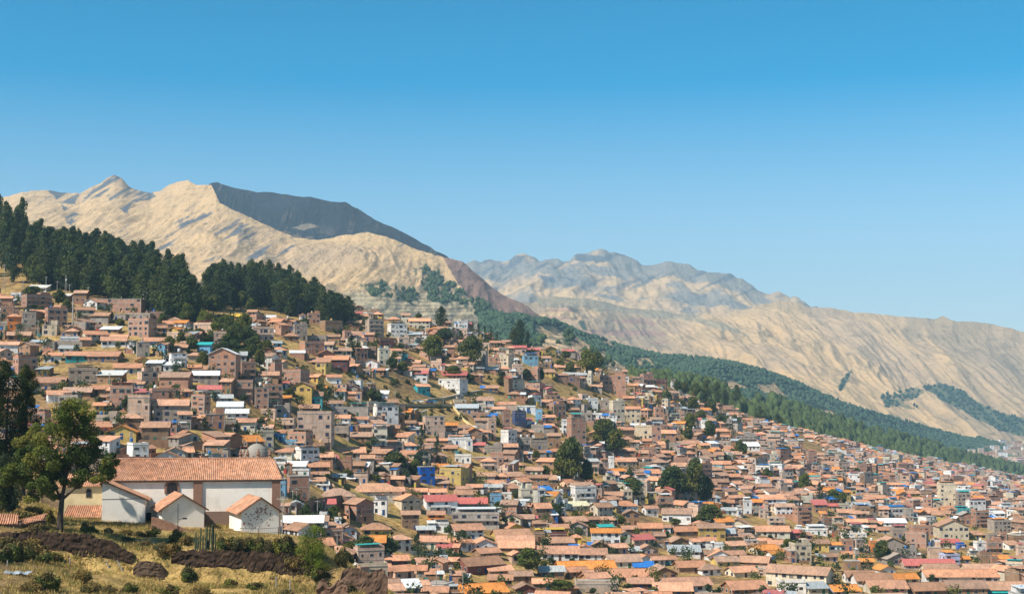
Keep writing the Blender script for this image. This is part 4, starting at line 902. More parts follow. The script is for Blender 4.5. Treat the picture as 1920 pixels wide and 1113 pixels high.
# ---- labels: each house by its look and the landmark beside it
ANCH = [('the twin-gabled church annexes',340,975),('the grey stone dome',480,850),('the bright blue three-storey building',800,890),('the white hall with red roof',845,945),
 ('the tall brick tower house',420,690),('the lone eucalyptus on the skyline',826,600),('the unfinished concrete frame block',702,620),('the white hillside apartment block',742,620),
 ('the white and blue villa',850,722),('the yellow stair wall',880,790),('the glass-cornered long brick block',225,575),('the turreted orange house',25,610),
 ('the dark conifer pair',800,855),('the big tree clump at centre',1065,890),('the big trees on the right',1290,915),('the golden yellow house',1045,990),
 ('the large white-gabled hall',1500,1075),('the cream high-rise tower',1776,935),('the lilac block',1780,1050),('the red pyramid roof',1492,1000),
 ('the five-storey brick tower',1080,805),('the huge four-storey brick wall block',1150,730),('the long open restaurant pavilion',890,970),('the teal barrel cover',510,762),
 ('the wide brick block above the scrub',593,800),('the forest edge',330,560),('the white cubic block by the dome',570,855),('the scrubby bank',262,755),
 ('the blue plastic shelter',1415,830),('the stone bell tower',1573,1060),('the maroon hillside house',640,680),('the green ravine',430,620),('the grey long hall',1785,1000),
 ('the pink market roof',1740,1065),('the row of pines on the ridge',910,620),('the square white tower flats',1170,790),('the long white street wall',1060,1040),('the bushy garden trees',700,1030)]
def reldir(dx, dy):
    if abs(dx) > 2.2 * abs(dy): return 'right of' if dx > 0 else 'left of'
    if abs(dy) > 2.2 * abs(dx): return 'below' if dy > 0 else 'above'
    return ('below right of' if dy > 0 else 'above right of') if dx > 0 else ('below left of' if dy > 0 else 'above left of')
usedl = {}
ORD = ['', 'second ', 'third ', 'fourth ', 'fifth ', 'sixth ', 'seventh ', 'eighth ']
def uniq(look, px, py, maxw=16, skip=()):
    """look + relation to the nearest landmark, with a rank by distance where a look repeats"""
    an = sorted(ANCH, key=lambda a: math.hypot(a[1] - px, (a[2] - py) * 1.4))
    an = [a for a in an if math.hypot(a[1] - px, a[2] - py) > 14 and a[0] not in skip]
    for a in an[:4]:
        s = '%s, %s %s' % (look, reldir(px - a[1], py - a[2]), a[0])
        if s not in usedl and len(s.split()) <= maxw: usedl[s] = 1; return s
    a = an[0]; d_ = reldir(px - a[1], py - a[2])
    for o_ in ORD[1:]:
        s = '%s, %snearest %s %s' % (look, o_, d_, a[0])
        if s not in usedl and len(s.split()) <= maxw: usedl[s] = 1; return s
    s = '%s %s %s and %s' % (look, d_, a[0], an[1][0]); usedl[s] = 1
    return ' '.join(s.split()[:16])
ACUT = sorted([h['area'] for h in singles])[-110]
SPECIAL = {'U': 'bright blue three-storey building among brown houses'}
singles.sort(key=lambda h: math.hypot(h['cx'] - 900, h['cy'] - 850))
usedl[SPECIAL['U']] = 1
for i, h in enumerate(singles):
    rng = random.Random(50 + i); tall = h['st'] >= 3
    nm = ('apartment_building' if tall else 'house')
    stn = {1: 'low', 2: 'two-storey', 3: 'three-storey', 4: 'four-storey', 5: 'five-storey'}[h['st']]
    wide = 'long ' if h['W'] > 14 and h['st'] == 1 else ''
    look = '%s%s %s %s with %s' % (wide, stn if not wide else '', WALLN[h['wall']], 'building' if tall else 'house', ROOFN[h['roof']])
    look = ' '.join(look.split())
    if h['wall'] == 'U' and h['st'] == 3: lab = SPECIAL['U']
    else: lab = uniq(look, h['cx'], h['cy'])
    t = thing(nm, h['p'], lab, 'building' if tall else 'house', 'apartment buildings on the slope' if tall else 'houses on the slope and valley floor', R(h['yaw']))
    g_ = house_geo(h['W'], h['Dp'], h['H'], h['st'], h['wall'], h['roof'], h['rt'], rng, 3 if h['area'] > ACUT else 2, 4.5)
    for k, ms in g_.items():
        for m_ in ms:
            if m_.f:
                po = part(m_, k, t)
                if getattr(m_, 'pane', None): part(m_.pane, 'pane', po)
# ------------------------------------------------------------------ trees
def leaf_mesh(name, clumps, size, seed, flat=0.75):
    """clumps: (x,y,z, rx,ry,rz, count, colour); many small leaf faces through each clump"""
    rs = np.random.RandomState(seed); V = []; C = []
    for (x, y, z, rx, ry, rz, n, c) in clumps:
        d = rs.normal(size=(n, 3)); d /= np.linalg.norm(d, axis=1)[:, None]
        r = rs.rand(n, 1) ** 0.35; p = d * r * np.array([rx, ry, rz]) + np.array([x, y, z])
        nrm = d * 0.6 + rs.normal(size=(n, 3)) * 0.6 + np.array([0, 0, 0.25]); nrm /= np.linalg.norm(nrm, axis=1)[:, None]
        a = np.cross(nrm, rs.normal(size=(n, 3))); a /= np.linalg.norm(a, axis=1)[:, None]; b = np.cross(nrm, a)
        s = size * (0.6 + 0.8 * rs.rand(n, 1)); t = s * flat * (0.6 + .6 * rs.rand(n, 1))
        q = np.stack([p - a * s, p + b * t * .8, p + a * s, p - b * t * .8], 1); V.append(q.reshape(-1, 3))
        k = (0.75 + 0.5 * rs.rand(n, 1)); C.append(np.repeat(np.array(c)[None] * k, 4, axis=0))
    V = np.concatenate(V); C = np.concatenate(C); nf = len(V) // 4
    me = bpy.data.meshes.new(name); me.vertices.add(len(V)); me.vertices.foreach_set('co', V.ravel())
    me.loops.add(len(V)); me.loops.foreach_set('vertex_index', np.arange(len(V), dtype=np.int32))
    me.polygons.add(nf); me.polygons.foreach_set('loop_start', (np.arange(nf) * 4).astype(np.int32)); me.polygons.foreach_set('loop_total', np.full(nf, 4, np.int32))
    me.update(calc_edges=True)
    a = me.color_attributes.new('Col', 'FLOAT_COLOR', 'POINT'); c4 = np.ones((len(V), 4)); c4[:, :3] = C; a.data.foreach_set('color', c4.ravel())
    me.materials.append(ML); return me
def bark_mesh(name, segs):
    mb = MB()
    for p, q, r0, r1 in segs: mb.tube(p, q, r0, r1, 7)
    me = mb.mesh(name, [MBK]); return me
GD = (.055, .085, .034); GM = (.085, .115, .035); GY = (.14, .15, .035); GB = (.16, .12, .05); GBL = (.055, .09, .055)
def proto_euc(seed, H=24.0, w=4.2, cols=(GD, GBL, GM, GM, (.065, .085, .035)), low=.10):
    r = random.Random(seed); cl = []; segs = []; bend = r.uniform(-.6, .6)
    segs.append(((0, 0, -3), (bend * .3, 0, H * .35), .34, .26)); segs.append(((bend * .3, 0, H * .35), (bend, .2, H * .85), .26, .08))
    for i in range(22):
        t = low + (1 - low) * (i + .5) / 22; z = H * t
        prof = math.sin(math.pi * min(1, (t - low) / (1 - low) * .86 + .12)) ** .7
        a = r.uniform(0, 6.28); rr = w * prof * r.uniform(.2, .75)
        x, y = bend * t + math.cos(a) * rr, math.sin(a) * rr; q = w * prof * r.uniform(.42, .66) + .6
        cl.append((x, y, z, q, q, q * r.uniform(1.0, 1.6), 105, r.choice(cols)))
        if i % 2 == 0: segs.append(((bend * t * .7, 0, z - 1.8), (x * .8, y * .8, z), .09, .03))
    return leaf_mesh('crown', cl, .50, seed), bark_mesh('trunk', segs)
def proto_round(seed, H=9.0, w=4.6, cols=(GM, GD, GY), n=26, per=170, ls=.38):
    r = random.Random(seed); cl = []; segs = [((0, 0, -2), (0, 0, H * .35), .28, .2)]
    for i in range(n):
        a = r.uniform(0, 6.28); ph = r.uniform(-.75, 1.4); rr = w * .62 * math.cos(ph)
        x, y, z = math.cos(a) * rr * r.uniform(.6, 1), math.sin(a) * rr * r.uniform(.6, 1), H * .58 + math.sin(ph) * H * .32
        q = w * r.uniform(.30, .46); cl.append((x, y, z, q, q, q * .85, per, r.choice(cols)))
        if i % 2 == 0: segs.append(((0, 0, H * .3), (x * .85, y * .85, z), .12, .04))
    return leaf_mesh('crown', cl, ls, seed), bark_mesh('trunk', segs)
def proto_conifer(seed, H=16.0, w=3.2):
    r = random.Random(seed); cl = []
    for i in range(13):
        t = .1 + .88 * i / 12; rad = w * (1 - t) ** .8 + .15
        for k in range(3):
            a = r.uniform(0, 6.28); cl.append((math.cos(a) * rad * .5, math.sin(a) * rad * .5, H * t, rad * .7, rad * .7, H * .05, 32, r.choice((GBL, GD, (.045, .08, .035)))))
    return leaf_mesh('crown', cl, .34, seed, .5), bark_mesh('trunk', [((0, 0, -2), (0, 0, H * .95), .25, .03)])
def proto_shrub(seed, H=2.0, w=1.7, cols=(GM, GB, GY), per=150, ls=.15, n=14):
    r = random.Random(seed); cl = []; segs = []
    for i in range(n):
        a = r.uniform(0, 6.28); rr = w * r.uniform(0, .75); x, y, z = math.cos(a) * rr, math.sin(a) * rr, H * r.uniform(.12, .72) * (1.1 - .5 * rr / w)
        q = w * r.uniform(.28, .45); cl.append((x, y, z, q, q, q * .85, per, r.choice(cols))); segs.append(((0, 0, -.5), (x, y, z), .05, .015))
    return leaf_mesh('crown', cl, ls, seed), bark_mesh('trunk', segs)
PROTO = {'e': [proto_euc(s) for s in (1, 2, 3, 4)], 'r': [proto_round(s) for s in (11, 12, 13)], 'g': [proto_round(s, cols=(GY, GM, (.11, .15, .03))) for s in (21, 22)],
         'c': [proto_conifer(s) for s in (31, 32)], 's': [proto_shrub(s) for s in (41, 42, 43)], 'b': [proto_shrub(s, cols=(GB, (.22, .17, .07), (.10, .10, .04))) for s in (51, 52)],
         'u': [proto_shrub(s, cols=(GM, GD, GY), per=70, ls=.26, n=10) for s in (61, 62)]}
PH = {'e': 24.0, 'r': 9.0, 'g': 9.0, 'c': 16.0, 's': 2.0, 'b': 2.0, 'u': 2.0}; PWd = {'e': 8.4, 'r': 9.2, 'g': 9.2, 'c': 6.4, 's': 4.0, 'b': 4.0, 'u': 4.0}
PN = {'e': 'eucalyptus_tree', 'r': 'broadleaf_tree', 'g': 'broadleaf_tree', 'c': 'conifer_tree', 's': 'shrub', 'b': 'dry_shrub', 'u': 'bush'}
def put_tree(k, loc, h, w, label, cat, group, seed):
    r = random.Random(seed); cr, tk = r.choice(PROTO[k])
    t = thing(PN[k], loc, label, cat, group, r.uniform(0, 6.28)); t.scale = (w / PWd[k], w / PWd[k], h / PH[k])
    c = bpy.data.objects.new('crown', cr); COL.objects.link(c); c.parent = t
    c = bpy.data.objects.new('trunk', tk); COL.objects.link(c); c.parent = t
    return t
LOOKT = {'e': 'tall slim dark eucalyptus', 'r': 'rounded dark green leafy tree', 'g': 'rounded yellow-green leafy tree', 'c': 'dark pointed conifer', 'u': 'small green bush'}
TOWNT = """813 677 42 38 g|832 650 30 35 r|884 690 50 40 r|863 655 30 12 e|886 634 26 12 c|897 636 26 12 c|909 638 24 11 c|921 641 26 12 c|932 646 22 11 c|826 624 42 20 e|975 652 44 22 e|990 655 30 16 c|965 655 34 16 e|
1100 716 50 32 g|1120 700 34 22 r|785 600 12 12 r|660 668 34 16 e|673 672 26 14 r|575 745 20 26 g|542 748 18 20 r|705 756 20 22 r|695 752 22 14 r|790 870 62 24 c|819 872 46 24 c|740 886 32 46 r|778 893 26 22 g|602 884 16 26 r|
650 893 12 20 r|1070 912 74 48 r|1098 918 48 26 r|1022 896 20 20 r|1050 905 40 30 r|1262 942 55 46 r|1303 946 70 36 r|1325 948 44 26 r|1285 940 40 36 r|1185 938 34 44 r|1332 992 38 40 r|1312 990 20 30 g|1036 972 24 36 r|1140 966 24 26 r|
1128 842 46 36 r|1155 858 44 34 r|1140 822 30 28 g|680 1048 38 46 r|722 1046 40 44 r|655 1045 26 26 r|553 1000 14 18 g|625 978 26 22 g|572 978 30 18 r|586 995 20 16 r|783 1048 46 16 c|855 1054 18 16 r|990 1078 42 44 g|1020 1074 20 18 r|
1050 1112 22 46 g|1510 928 34 22 g|1537 944 34 24 c|1563 948 26 26 g|1580 948 22 14 g|1655 1054 34 30 r|1500 1042 26 30 r|1520 1036 18 16 r|1478 1036 22 26 r|1265 985 12 22 g|500 668 26 24 r|478 676 38 26 r|486 690 30 20 r|460 650 34 28 r|
445 640 30 26 r|425 660 30 24 g|395 650 24 26 r|440 690 30 20 r|400 590 30 26 r|412 580 22 22 g|452 582 30 20 r|470 585 22 20 g|440 580 34 16 e|630 596 26 16 c|648 602 34 22 e|640 598 40 20 e|570 612 14 18 r|340 645 20 18 r|318 660 26 20 g|
360 660 22 26 r|380 690 26 24 r|700 668 22 18 r|735 694 22 20 r|755 700 20 20 g|740 680 18 14 r|850 706 18 26 r|880 716 14 20 r|940 722 22 18 e|1010 718 24 20 r|1070 706 22 24 r|985 712 18 20 r|1050 690 14 18 g|1060 674 14 20 g|
930 800 16 14 r|905 798 16 14 r|760 788 14 14 r|748 782 18 16 r|815 815 22 16 g|1250 765 26 22 r|1275 770 18 22 r|1300 775 26 24 r|1320 770 34 16 e|1335 780 26 20 r|1295 810 30 22 g|1315 800 26 20 r|1330 825 30 24 r|1290 828 22 18 r|
1390 860 30 22 r|1420 880 24 20 r|1440 905 24 20 r|1350 800 20 22 r|1380 805 24 18 r|1475 860 20 20 r|1605 900 20 18 r|1250 905 14 20 r|1210 930 24 16 r|1180 905 20 16 r|880 960 12 14 r|935 955 14 18 r|960 985 16 14 r|1110 995 14 22 r|
1085 1000 12 22 r|1165 985 16 18 g|1360 870 18 18 r|245 775 20 14 r|235 770 26 16 r|180 700 12 14 r|185 715 14 12 r|205 602 16 16 r|225 610 12 18 g|150 600 14 16 g|305 612 22 18 g|268 852 14 18 g|62 560 20 34 r|110 575 28 22 r|125 585 20 16 g|
1005 860 14 14 r|640 905 14 14 r|1450 1060 10 12 r|1610 970 12 20 g|1360 760 26 14 e|1345 752 30 16 e|1305 748 26 20 r|1325 745 28 16 e|1285 742 22 18 r|1380 752 26 14 e|1270 735 18 16 r|1425 790 22 14 e|1460 800 22 14 e"""
nt_ = 0
for i, q in enumerate(TOWNT.replace('\n', '').split('|')):
    a = q.split(); px, py, hp, wp = [float(v) for v in a[:4]]; k = a[4]; p = at(px, py); s = m_per_px(p.y)
    put_tree(k, p - Vector((0, 0, .3)), hp * s * 1.18, wp * s * 1.3, uniq(LOOKT[k], px, py), 'tree', 'trees among the houses', 300 + i); nt_ += 1
_r = random.Random(77); gm = []
for it in range(8000):
    u = _r.uniform(-.37, .40); E, D = colarr(u); d = 320 + (D[-1] - 320) * _r.random() ** .7; x = u * d; z = ground(x, d); px, py = pxy(x, d, z)
    if px < 540 and py > 845: continue
    if urban(px, py) == 0 or not near_ok(x, d, -1.0 if len(gm) % 3 else .5): continue
    if vnoise(x / 45, d / 45, 3) < .36: continue
    gm.append((x, d, z, _r.choice([_r.uniform(1.5, 4.0), _r.uniform(3.5, 7.5)])))
    if len(gm) >= 1350: break
cl_ = []
for (x, d, z, h) in gm:
    c_ = _r.choice((GM, GD, GY, GD)); w_ = h * _r.uniform(.35, .6)
    for k in range(3): cl_.append((x + _r.uniform(-.4, .4) * w_, d + _r.uniform(-.4, .4) * w_, z + h * _r.uniform(.4, .75), w_ * .75, w_ * .75, h * .33, 42, c_))
o = link('garden_greenery', leaf_mesh('garden_greenery', cl_, .45, 9)); tag(o, 'small green garden shrubs and treetops squeezed between the houses', 'greenery', None, 'stuff')
print('greenery', len(gm))
# woods on the hilltop: every tree its own
def wood(poly, spacing, hmin, hmax, label, group, seed, mix='eeer', limit=130, wk=(8, 11)):
    r = random.Random(seed); pts = []; x0 = min(p[0] for p in poly); x1 = max(p[0] for p in poly); y0 = min(p[1] for p in poly); y1 = max(p[1] for p in poly); n = 0
    for it in range(6000):
        px, py = r.uniform(x0, x1), r.uniform(y0, y1)
        if not inp(px, py, poly): continue
        p = at(px, py)
        if 356 < px < 388 and py < 592: continue
        if any((p.x - q.x) ** 2 + (p.y - q.y) ** 2 < spacing ** 2 for q in pts): continue
        tx = (px - x0) / (x1 - x0); edge = not inp(px, py + 14, poly); top = not inp(px, py - 16, poly)
        band = ('at its left end', 'left of its middle', 'right of its middle', 'at its right end')[min(3, int(tx * 4))] + (', skyline' if top else (', lower edge' if edge else ''))
        pts.append(p); k = r.choice(mix); h = r.uniform(hmin, hmax) * (1 if k != 'r' else .6) * (.62 if 344 < px < 392 and py < 600 else 1) * (1 - .35 * min(1, max(0, (px - 520) / 130)))
        put_tree(k, p - Vector((0, 0, .5)), h, r.uniform(*wk), ('%s %s' % (label, band)) , 'tree', group, seed * 100 + n); n += 1
        if n >= limit: break
    return n
nt_ += wood([(-60, 400), (0, 440), (48, 462), (48, 500), (62, 540), (20, 530), (-60, 520)], 6.5, 28, 38, 'very tall eucalyptus in the high far left wood', 'tall eucalyptuses at far left', 61, 'e', 26, (8, 10))
nt_ += wood([(50, 500), (100, 494), (200, 512), (300, 531), (345, 556), (374, 580), (378, 596), (345, 614), (270, 586), (190, 560), (120, 545), (60, 545)], 7.0, 22, 31, 'dark eucalyptus of the big hilltop wood', 'eucalyptuses of the hilltop wood', 62, 'eeeeeer', 175, (10, 13))
nt_ += wood([(366, 585), (400, 562), (450, 549), (480, 548), (520, 552), (560, 566), (600, 582), (655, 600), (640, 612), (600, 606), (560, 588), (540, 596), (500, 575), (470, 580), (440, 570), (410, 584)], 7.0, 21, 28, 'dark eucalyptus of the wood above the clearing', 'eucalyptuses of the second wood', 63, 'eeeeeee', 110, (9.5, 12))
nt_ += wood([(330, 600), (372, 588), (400, 605), (470, 640), (485, 680), (450, 680), (400, 650), (350, 625)], 8.0, 8, 14, 'low round tree in the green ravine', 'trees of the green ravine', 64, 'rrrg', 34, (8, 11))
print('trees', nt_)
# bushes over the grassy banks
def scrub(poly, n, label, group, seed, kinds='uub', hm=(1.2, 3.0)):
    r = random.Random(seed); x0 = min(p[0] for p in poly); x1 = max(p[0] for p in poly); y0 = min(p[1] for p in poly); y1 = max(p[1] for p in poly); c = 0
    while c < n:
        px, py = r.uniform(x0, x1), r.uniform(y0, y1)
        if not inp(px, py, poly): continue
        p = at(px, py); h = r.uniform(*hm); k = r.choice(kinds)
        put_tree(k, p - Vector((0, 0, .2)), h, h * r.uniform(1.3, 2.2), label, 'bush', group, seed * 90 + c); c += 1
for i, (poly, n, where) in enumerate([(GRASS[0], 22, 'on the scrubby bank left of the brick tower'), (GRASS[3], 34, 'on the dry slope around the white and blue villa'), (GRASS[4], 22, 'on the rocky slope beside the yellow stair wall'),
        (GRASS[5], 8, 'on the dry meadow right of the dark conifers'), (GRASS[6], 16, 'on the dry slope under the brick wall block'), (GRASS[9], 10, 'on the bank behind the church roof'), (GRASS[10], 10, 'on the knoll above the brick houses'), (GRASS[2], 10, 'on the clearing below the second wood')]):
    scrub(poly, n, 'small bush ' + where, 'bushes ' + where, 70 + i)

# far woods: low trees merged where they read as one mass
def far_wood(name, pts, hr, wr, seed, label, tint=(1, 1, .95)):
    rs = np.random.RandomState(seed); n = len(pts); P0 = np.array(pts)
    h = rs.uniform(hr[0], hr[1], n); w = rs.uniform(wr[0], wr[1], n); K = 5
    ang = np.arange(K) * 2 * math.pi / K
    V = np.zeros((n, 2 + 2 * K, 3)); V[:, 0] = P0 + np.stack([0 * h, 0 * h, h], 1); V[:, 1] = P0
    for k in range(K):
        j = rs.uniform(.7, 1.3, (n, 4))
        for r_, (t, q) in enumerate(((.3, 1.0), (.68, .72))):
            V[:, 2 + r_ * K + k, 0] = P0[:, 0] + np.cos(ang[k]) * w * q * j[:, r_]; V[:, 2 + r_ * K + k, 1] = P0[:, 1] + np.sin(ang[k]) * w * q * j[:, r_]
            V[:, 2 + r_ * K + k, 2] = P0[:, 2] + h * t * j[:, 2 + r_]
    f = []
    for k in range(K):
        k2 = (k + 1) % K
        f += [(1, 2 + k2, 2 + k), (2 + k, 2 + k2, 2 + K + k2), (2 + k, 2 + K + k2, 2 + K + k), (2 + K + k, 2 + K + k2, 0)]
    f = np.array(f); FF = (f[None] + (np.arange(n) * (2 + 2 * K))[:, None, None]).reshape(-1, 3)
    me = bpy.data.meshes.new(name); me.vertices.add(n * (2 + 2 * K)); me.vertices.foreach_set('co', V.ravel())
    me.loops.add(FF.size); me.loops.foreach_set('vertex_index', FF.ravel().astype(np.int32)); me.polygons.add(len(FF))
    me.polygons.foreach_set('loop_start', (np.arange(len(FF)) * 3).astype(np.int32)); me.polygons.foreach_set('loop_total', np.full(len(FF), 3, np.int32)); me.update(calc_edges=True)
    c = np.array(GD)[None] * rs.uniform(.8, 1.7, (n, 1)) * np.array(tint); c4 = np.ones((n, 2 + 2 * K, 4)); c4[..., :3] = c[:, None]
    a = me.color_attributes.new('Col', 'FLOAT_COLOR', 'POINT'); a.data.foreach_set('color', c4.ravel()); me.materials.append(ML)
    o = bpy.data.objects.new(name, me); COL.objects.link(o); tag(o, label, 'wood', None, 'stuff')
def layer_pts(nm, n, seed, test):
    xs_, T_, X_, D_, Z_, PX_, PY_ = LAYERS[nm]; rs = np.random.RandomState(seed); m = n * 7
    i = rs.randint(3, X_.shape[0] - 1, m); j = rs.randint(0, X_.shape[1] - 1, m); a, b = rs.rand(m), rs.rand(m)
    def q(A): return (A[i, j] * (1 - a) + A[i + 1, j] * a) * (1 - b) + (A[i, j + 1] * (1 - a) + A[i + 1, j + 1] * a) * b
    px, py = q(PX_), q(PY_); ok = (px > -40) & (px < 1990) & test(px, py)
    return np.stack([q(X_), q(D_), q(Z_) - 1], 1)[ok][:n]
A1 = lambda v: np.array([v])
far_wood('far_forest', layer_pts('forest_slope', 15000, 1, lambda x, y: forest_mask(x, y) > .5), (6, 11), (4, 7), 1, 'haze-blue forest covering the long far slope behind the town', (.8, 1.0, 1.6))  # blue of the distant haze mixed into the tree colour
far_wood('ridge_forest', layer_pts('near_forest_slope', 4200, 2, lambda x, y: ~inpoly(x, y, [(1350, 738), (1400, 742), (1445, 765), (1475, 785), (1430, 782), (1370, 762)]) & (fbm(x / 16, y / 7, 3, 81) < .58)), (15, 25), (4.5, 7.5), 2, 'green forest strip running down behind the right-hand ridge of houses')
hp_ = [(775, 502), (800, 500), (835, 522), (865, 540), (890, 562), (930, 578), (980, 598), (1035, 612), (1120, 650), (1120, 700), (1000, 650), (960, 628), (905, 600), (880, 575), (850, 570), (800, 565), (790, 540)]
hp2_ = [(672, 535), (720, 528), (740, 540), (775, 545), (790, 565), (730, 560), (700, 556)]
def _tm(x, y):
    wx, wy = warp(x, y, 9, 15)
    return (inpoly(wx, wy, hp_) | inpoly(wx, wy, hp2_)) & (fbm(x / 10, y / 10, 3, 30) > .46)
far_wood('hillside_forest', layer_pts('mountain', 2600, 3, _tm), (8, 14), (3.5, 6), 3, 'dark tree patches on the tan mountain below its purple scar')
_fr = [[(1730, 720), (1760, 718), (1800, 735), (1870, 770), (1960, 790), (1960, 830), (1880, 810), (1820, 780), (1760, 745)], [(1570, 725), (1590, 700), (1600, 692), (1592, 712), (1575, 735)], [(1650, 745), (1720, 725), (1735, 735), (1690, 755), (1725, 765), (1660, 765)]]
far_wood('gully_forest', layer_pts('dry_range', 2000, 4, lambda x, y: np.any([inpoly(*warp(x, y, 8, 16), p) for p in _fr], axis=0)), (9, 15), (5, 8), 4, 'dark forest patches on the pale right-hand mountain flank', (.8, 1.0, 1.6))  # same haze blue put into the tree colour
far_wood('terrace_trees', layer_pts('terraced_hill', 260, 6, lambda x, y: fbm(x / 18, y / 18, 4, 72) > .57), (6, 11), (3, 5), 6, 'scattered trees on the small terraced hill behind the houses')

# ------------------------------------------------------------------ church on the spur
def px_pt(px, py, D): u, e = ue(px, py); return Vector((u * D, D, e * D))
def corr(mb, A, B, C, Dd, c, seed, step=.34, amp=.07, row=.5):
    """clay tile slope from eave corners A,B to ridge corners D,C with raised tile rows"""
    A, B, C, Dd = [Vector(v) for v in (A, B, C, Dd)]
    n = (B - A).cross(Dd - A).normalized(); L = (B - A).length; S = ((Dd - A).length + (C - B).length) / 2
    nx = max(2, int(L / step)) * 4; ny = max(1, int(S / row)); r = random.Random(seed); b = len(mb.v)
    for j in range(ny + 1):
        v = j / ny
        for i in range(nx + 1):
            u = i / nx; p = (A * (1 - u) + B * u) * (1 - v) + (Dd * (1 - u) + C * u) * v
            mb.v.append(tuple(p + n * (amp * math.sin(i * math.pi / 2) + amp)))
    colc = {}
    for j in range(ny):
        for i in range(nx):
            k = (i // 4, j)
            if k not in colc: colc[k] = jit(c, r, .22)
            q = b + j * (nx + 1) + i; mb.f.append((q, q + 1, q + nx + 2, q + nx + 1)); mb.m.append(0); mb.c.append(colc[k])
MTN, tnt, tb = newmat('near_clay_tile')
_n = noise_node(tnt, .8, 5, .7, posn(tnt)); tnt.links.new(mul(tnt, attr(tnt), ramp(tnt, _n.outputs[0], [(.3, (.6, .55, .5, 1)), (.6, g4(1.1))]).outputs[0]), tb.inputs['Base Color'])
TC = (.50, .27, .17); 
MWH, _wt, _wb = newmat('whitewash'); _P = posn(_wt); _a = noise_node(_wt, .5, 5, .65, _P); _c = noise_node(_wt, 1.0, 5, .7, mapped(_wt, _P, (2.5, 2.5, .3)))
_q = mul(_wt, attr(_wt), ramp(_wt, _a.outputs[0], [(.25, (.82, .79, .75, 1)), (.5, g4(1.0))]).outputs[0]); _q = mul(_wt, _q, ramp(_wt, _c.outputs[0], [(.25, (.74, .68, .6, 1)), (.42, g4(1.0))]).outputs[0], .7); _wt.links.new(_q, _wb.inputs['Base Color'])
NEAR = [MWH, MBR, MTN, MM, MG, MSTONE]
church = thing('church', px_pt(360, 990, 246), 'long whitewashed church with red tile roof and gabled annexes on the near spur', 'church', None, R(8))
def cpart(mb, nm, par=None, mats=None): return link(nm, mb.mesh(nm, mats or NEAR), par or church)
WH = (.86, .79, .70); CRM = (.72, .60, .36); BRST = (.26, .145, .10)
nav = MB(); nav.box(-15.0, 14.9, 0, 11, -2, 8.35, iW, WH); cpart(nav, 'nave_wall')
rf1 = MB(); EZ = 8.3; RZ = 11.7; o_ = .5
def croof(mb, x0, x1, y0, y1, ez, rz, ins, c=TC, seed=1):
    ym = (y0 + y1) / 2
    corr(mb, (x0, y0, ez), (x1, y0, ez), (x1 - ins, ym, rz), (x0 + ins, ym, rz), c, seed)
    corr(mb, (x1, y1, ez), (x0, y1, ez), (x0 + ins, ym, rz), (x1 - ins, ym, rz), c, seed + 1)
    mb.face([(x1, y0, ez), (x1, y1, ez), (x1 - ins, ym, rz)], 0, c); mb.face([(x0, y1, ez), (x0, y0, ez), (x0 + ins, ym, rz)], 0, c)
    mb.box(x0 + .1, x1 - .1, y0 + .1, y1 - .1, ez - .28, ez - .1, 0, (.25, .13, .08), True)
    k = 0; x = x0 + ins
    while x < x1 - ins - .5:
        mb.tube((x, ym, rz + .1), (x + .55, ym, rz + .1), .16, .13, 7, 0, jit(c, random.Random(seed * 77 + k), .2)); x += .5; k += 1
croof(rf1, -15.5, 15.4, -.6, 11.6, EZ, RZ, 1.75); rfo = cpart(rf1, 'roof', None, [MTN])
sm = MB(); sm.box(1.45, 1.6, -.55, 5.4, EZ + .2, EZ + .26, 0, (.2, .12, .1), True)
pil = MB(); pil.box(0.15, 1.65, -.35, -.005, -2, EZ - .3, iW, BRST); cpart(pil, 'stone_buttress')
pil = MB(); pil.box(13.6, 15.0, -.34, -.004, -2, EZ - .3, iW, BRST); cpart(pil, 'stone_buttress')
bs = MB(); bs.box(1.8, 7.2, -.5, -.006, -2, 2.9, iW, (.24, .16, .12)); cpart(bs, 'stone_plinth')
def arch(w, h, r, y0, y1, x, z, n=10):
    pts = [(-w / 2, 0), (w / 2, 0)] + [(w / 2 * math.cos(math.pi * i / n), h - w / 2 + w / 2 * math.sin(math.pi * i / n)) for i in range(n + 1)]
    return [(x + a, z + b) for a, b in pts]
def arch_solid(mb, w, h, x, z, ya, yb, m, c):
    p = arch(w, h, 0, 0, 0, x, z); mb.face([(a, ya, b) for a, b in p], m, c)
    for i in range(len(p)):
        a, b = p[i], p[(i + 1) % len(p)]; mb.face([(a[0], yb, a[1]), (b[0], yb, b[1]), (b[0], ya, b[1]), (a[0], ya, a[1])], m, c)
aw = MB(); arch_solid(aw, 2.5, 2.35, -3.5, 6.05, -.20, 0, iW, BRST); aw_o = cpart(aw, 'arched_window')
ag = MB(); arch_solid(ag, 1.75, 1.95, -3.5, 6.08, -.24, -.2, iG, (.03, .03, .03))
gl = MB(); arch_solid(gl, 1.75, 1.95, -3.5, 6.08, -.24, -.2, iG, (.03, .03, .03)); cpart(gl, 'glazing', aw_o)
gr_ = MB()
for k in range(-3, 4): gr_.box(-3.5 + k * .24 - .02, -3.5 + k * .24 + .02, -.3, -.25, 6.1, 7.7, iM, (.1, .07, .05))
cpart(gr_, 'grille', aw_o)
def world_block(px0, px1, D, yaw, pyb=990):
    c = px_pt((px0 + px1) / 2, pyb, D); w = (px1 - px0) / F * D
    return c, w
def to_ch(mb, c, yaw):
    """move a builder from its own frame at world point c, yaw into the church frame"""
    o = MB(); o.add(mb, (0, 0, 0), R(yaw)); M = Matrix.Translation(church.location) @ Matrix.Rotation(R(8), 4, 'Z'); Mi = M.inverted()
    o.v = [tuple(Mi @ (Vector(v) + c)) for v in o.v]; return o
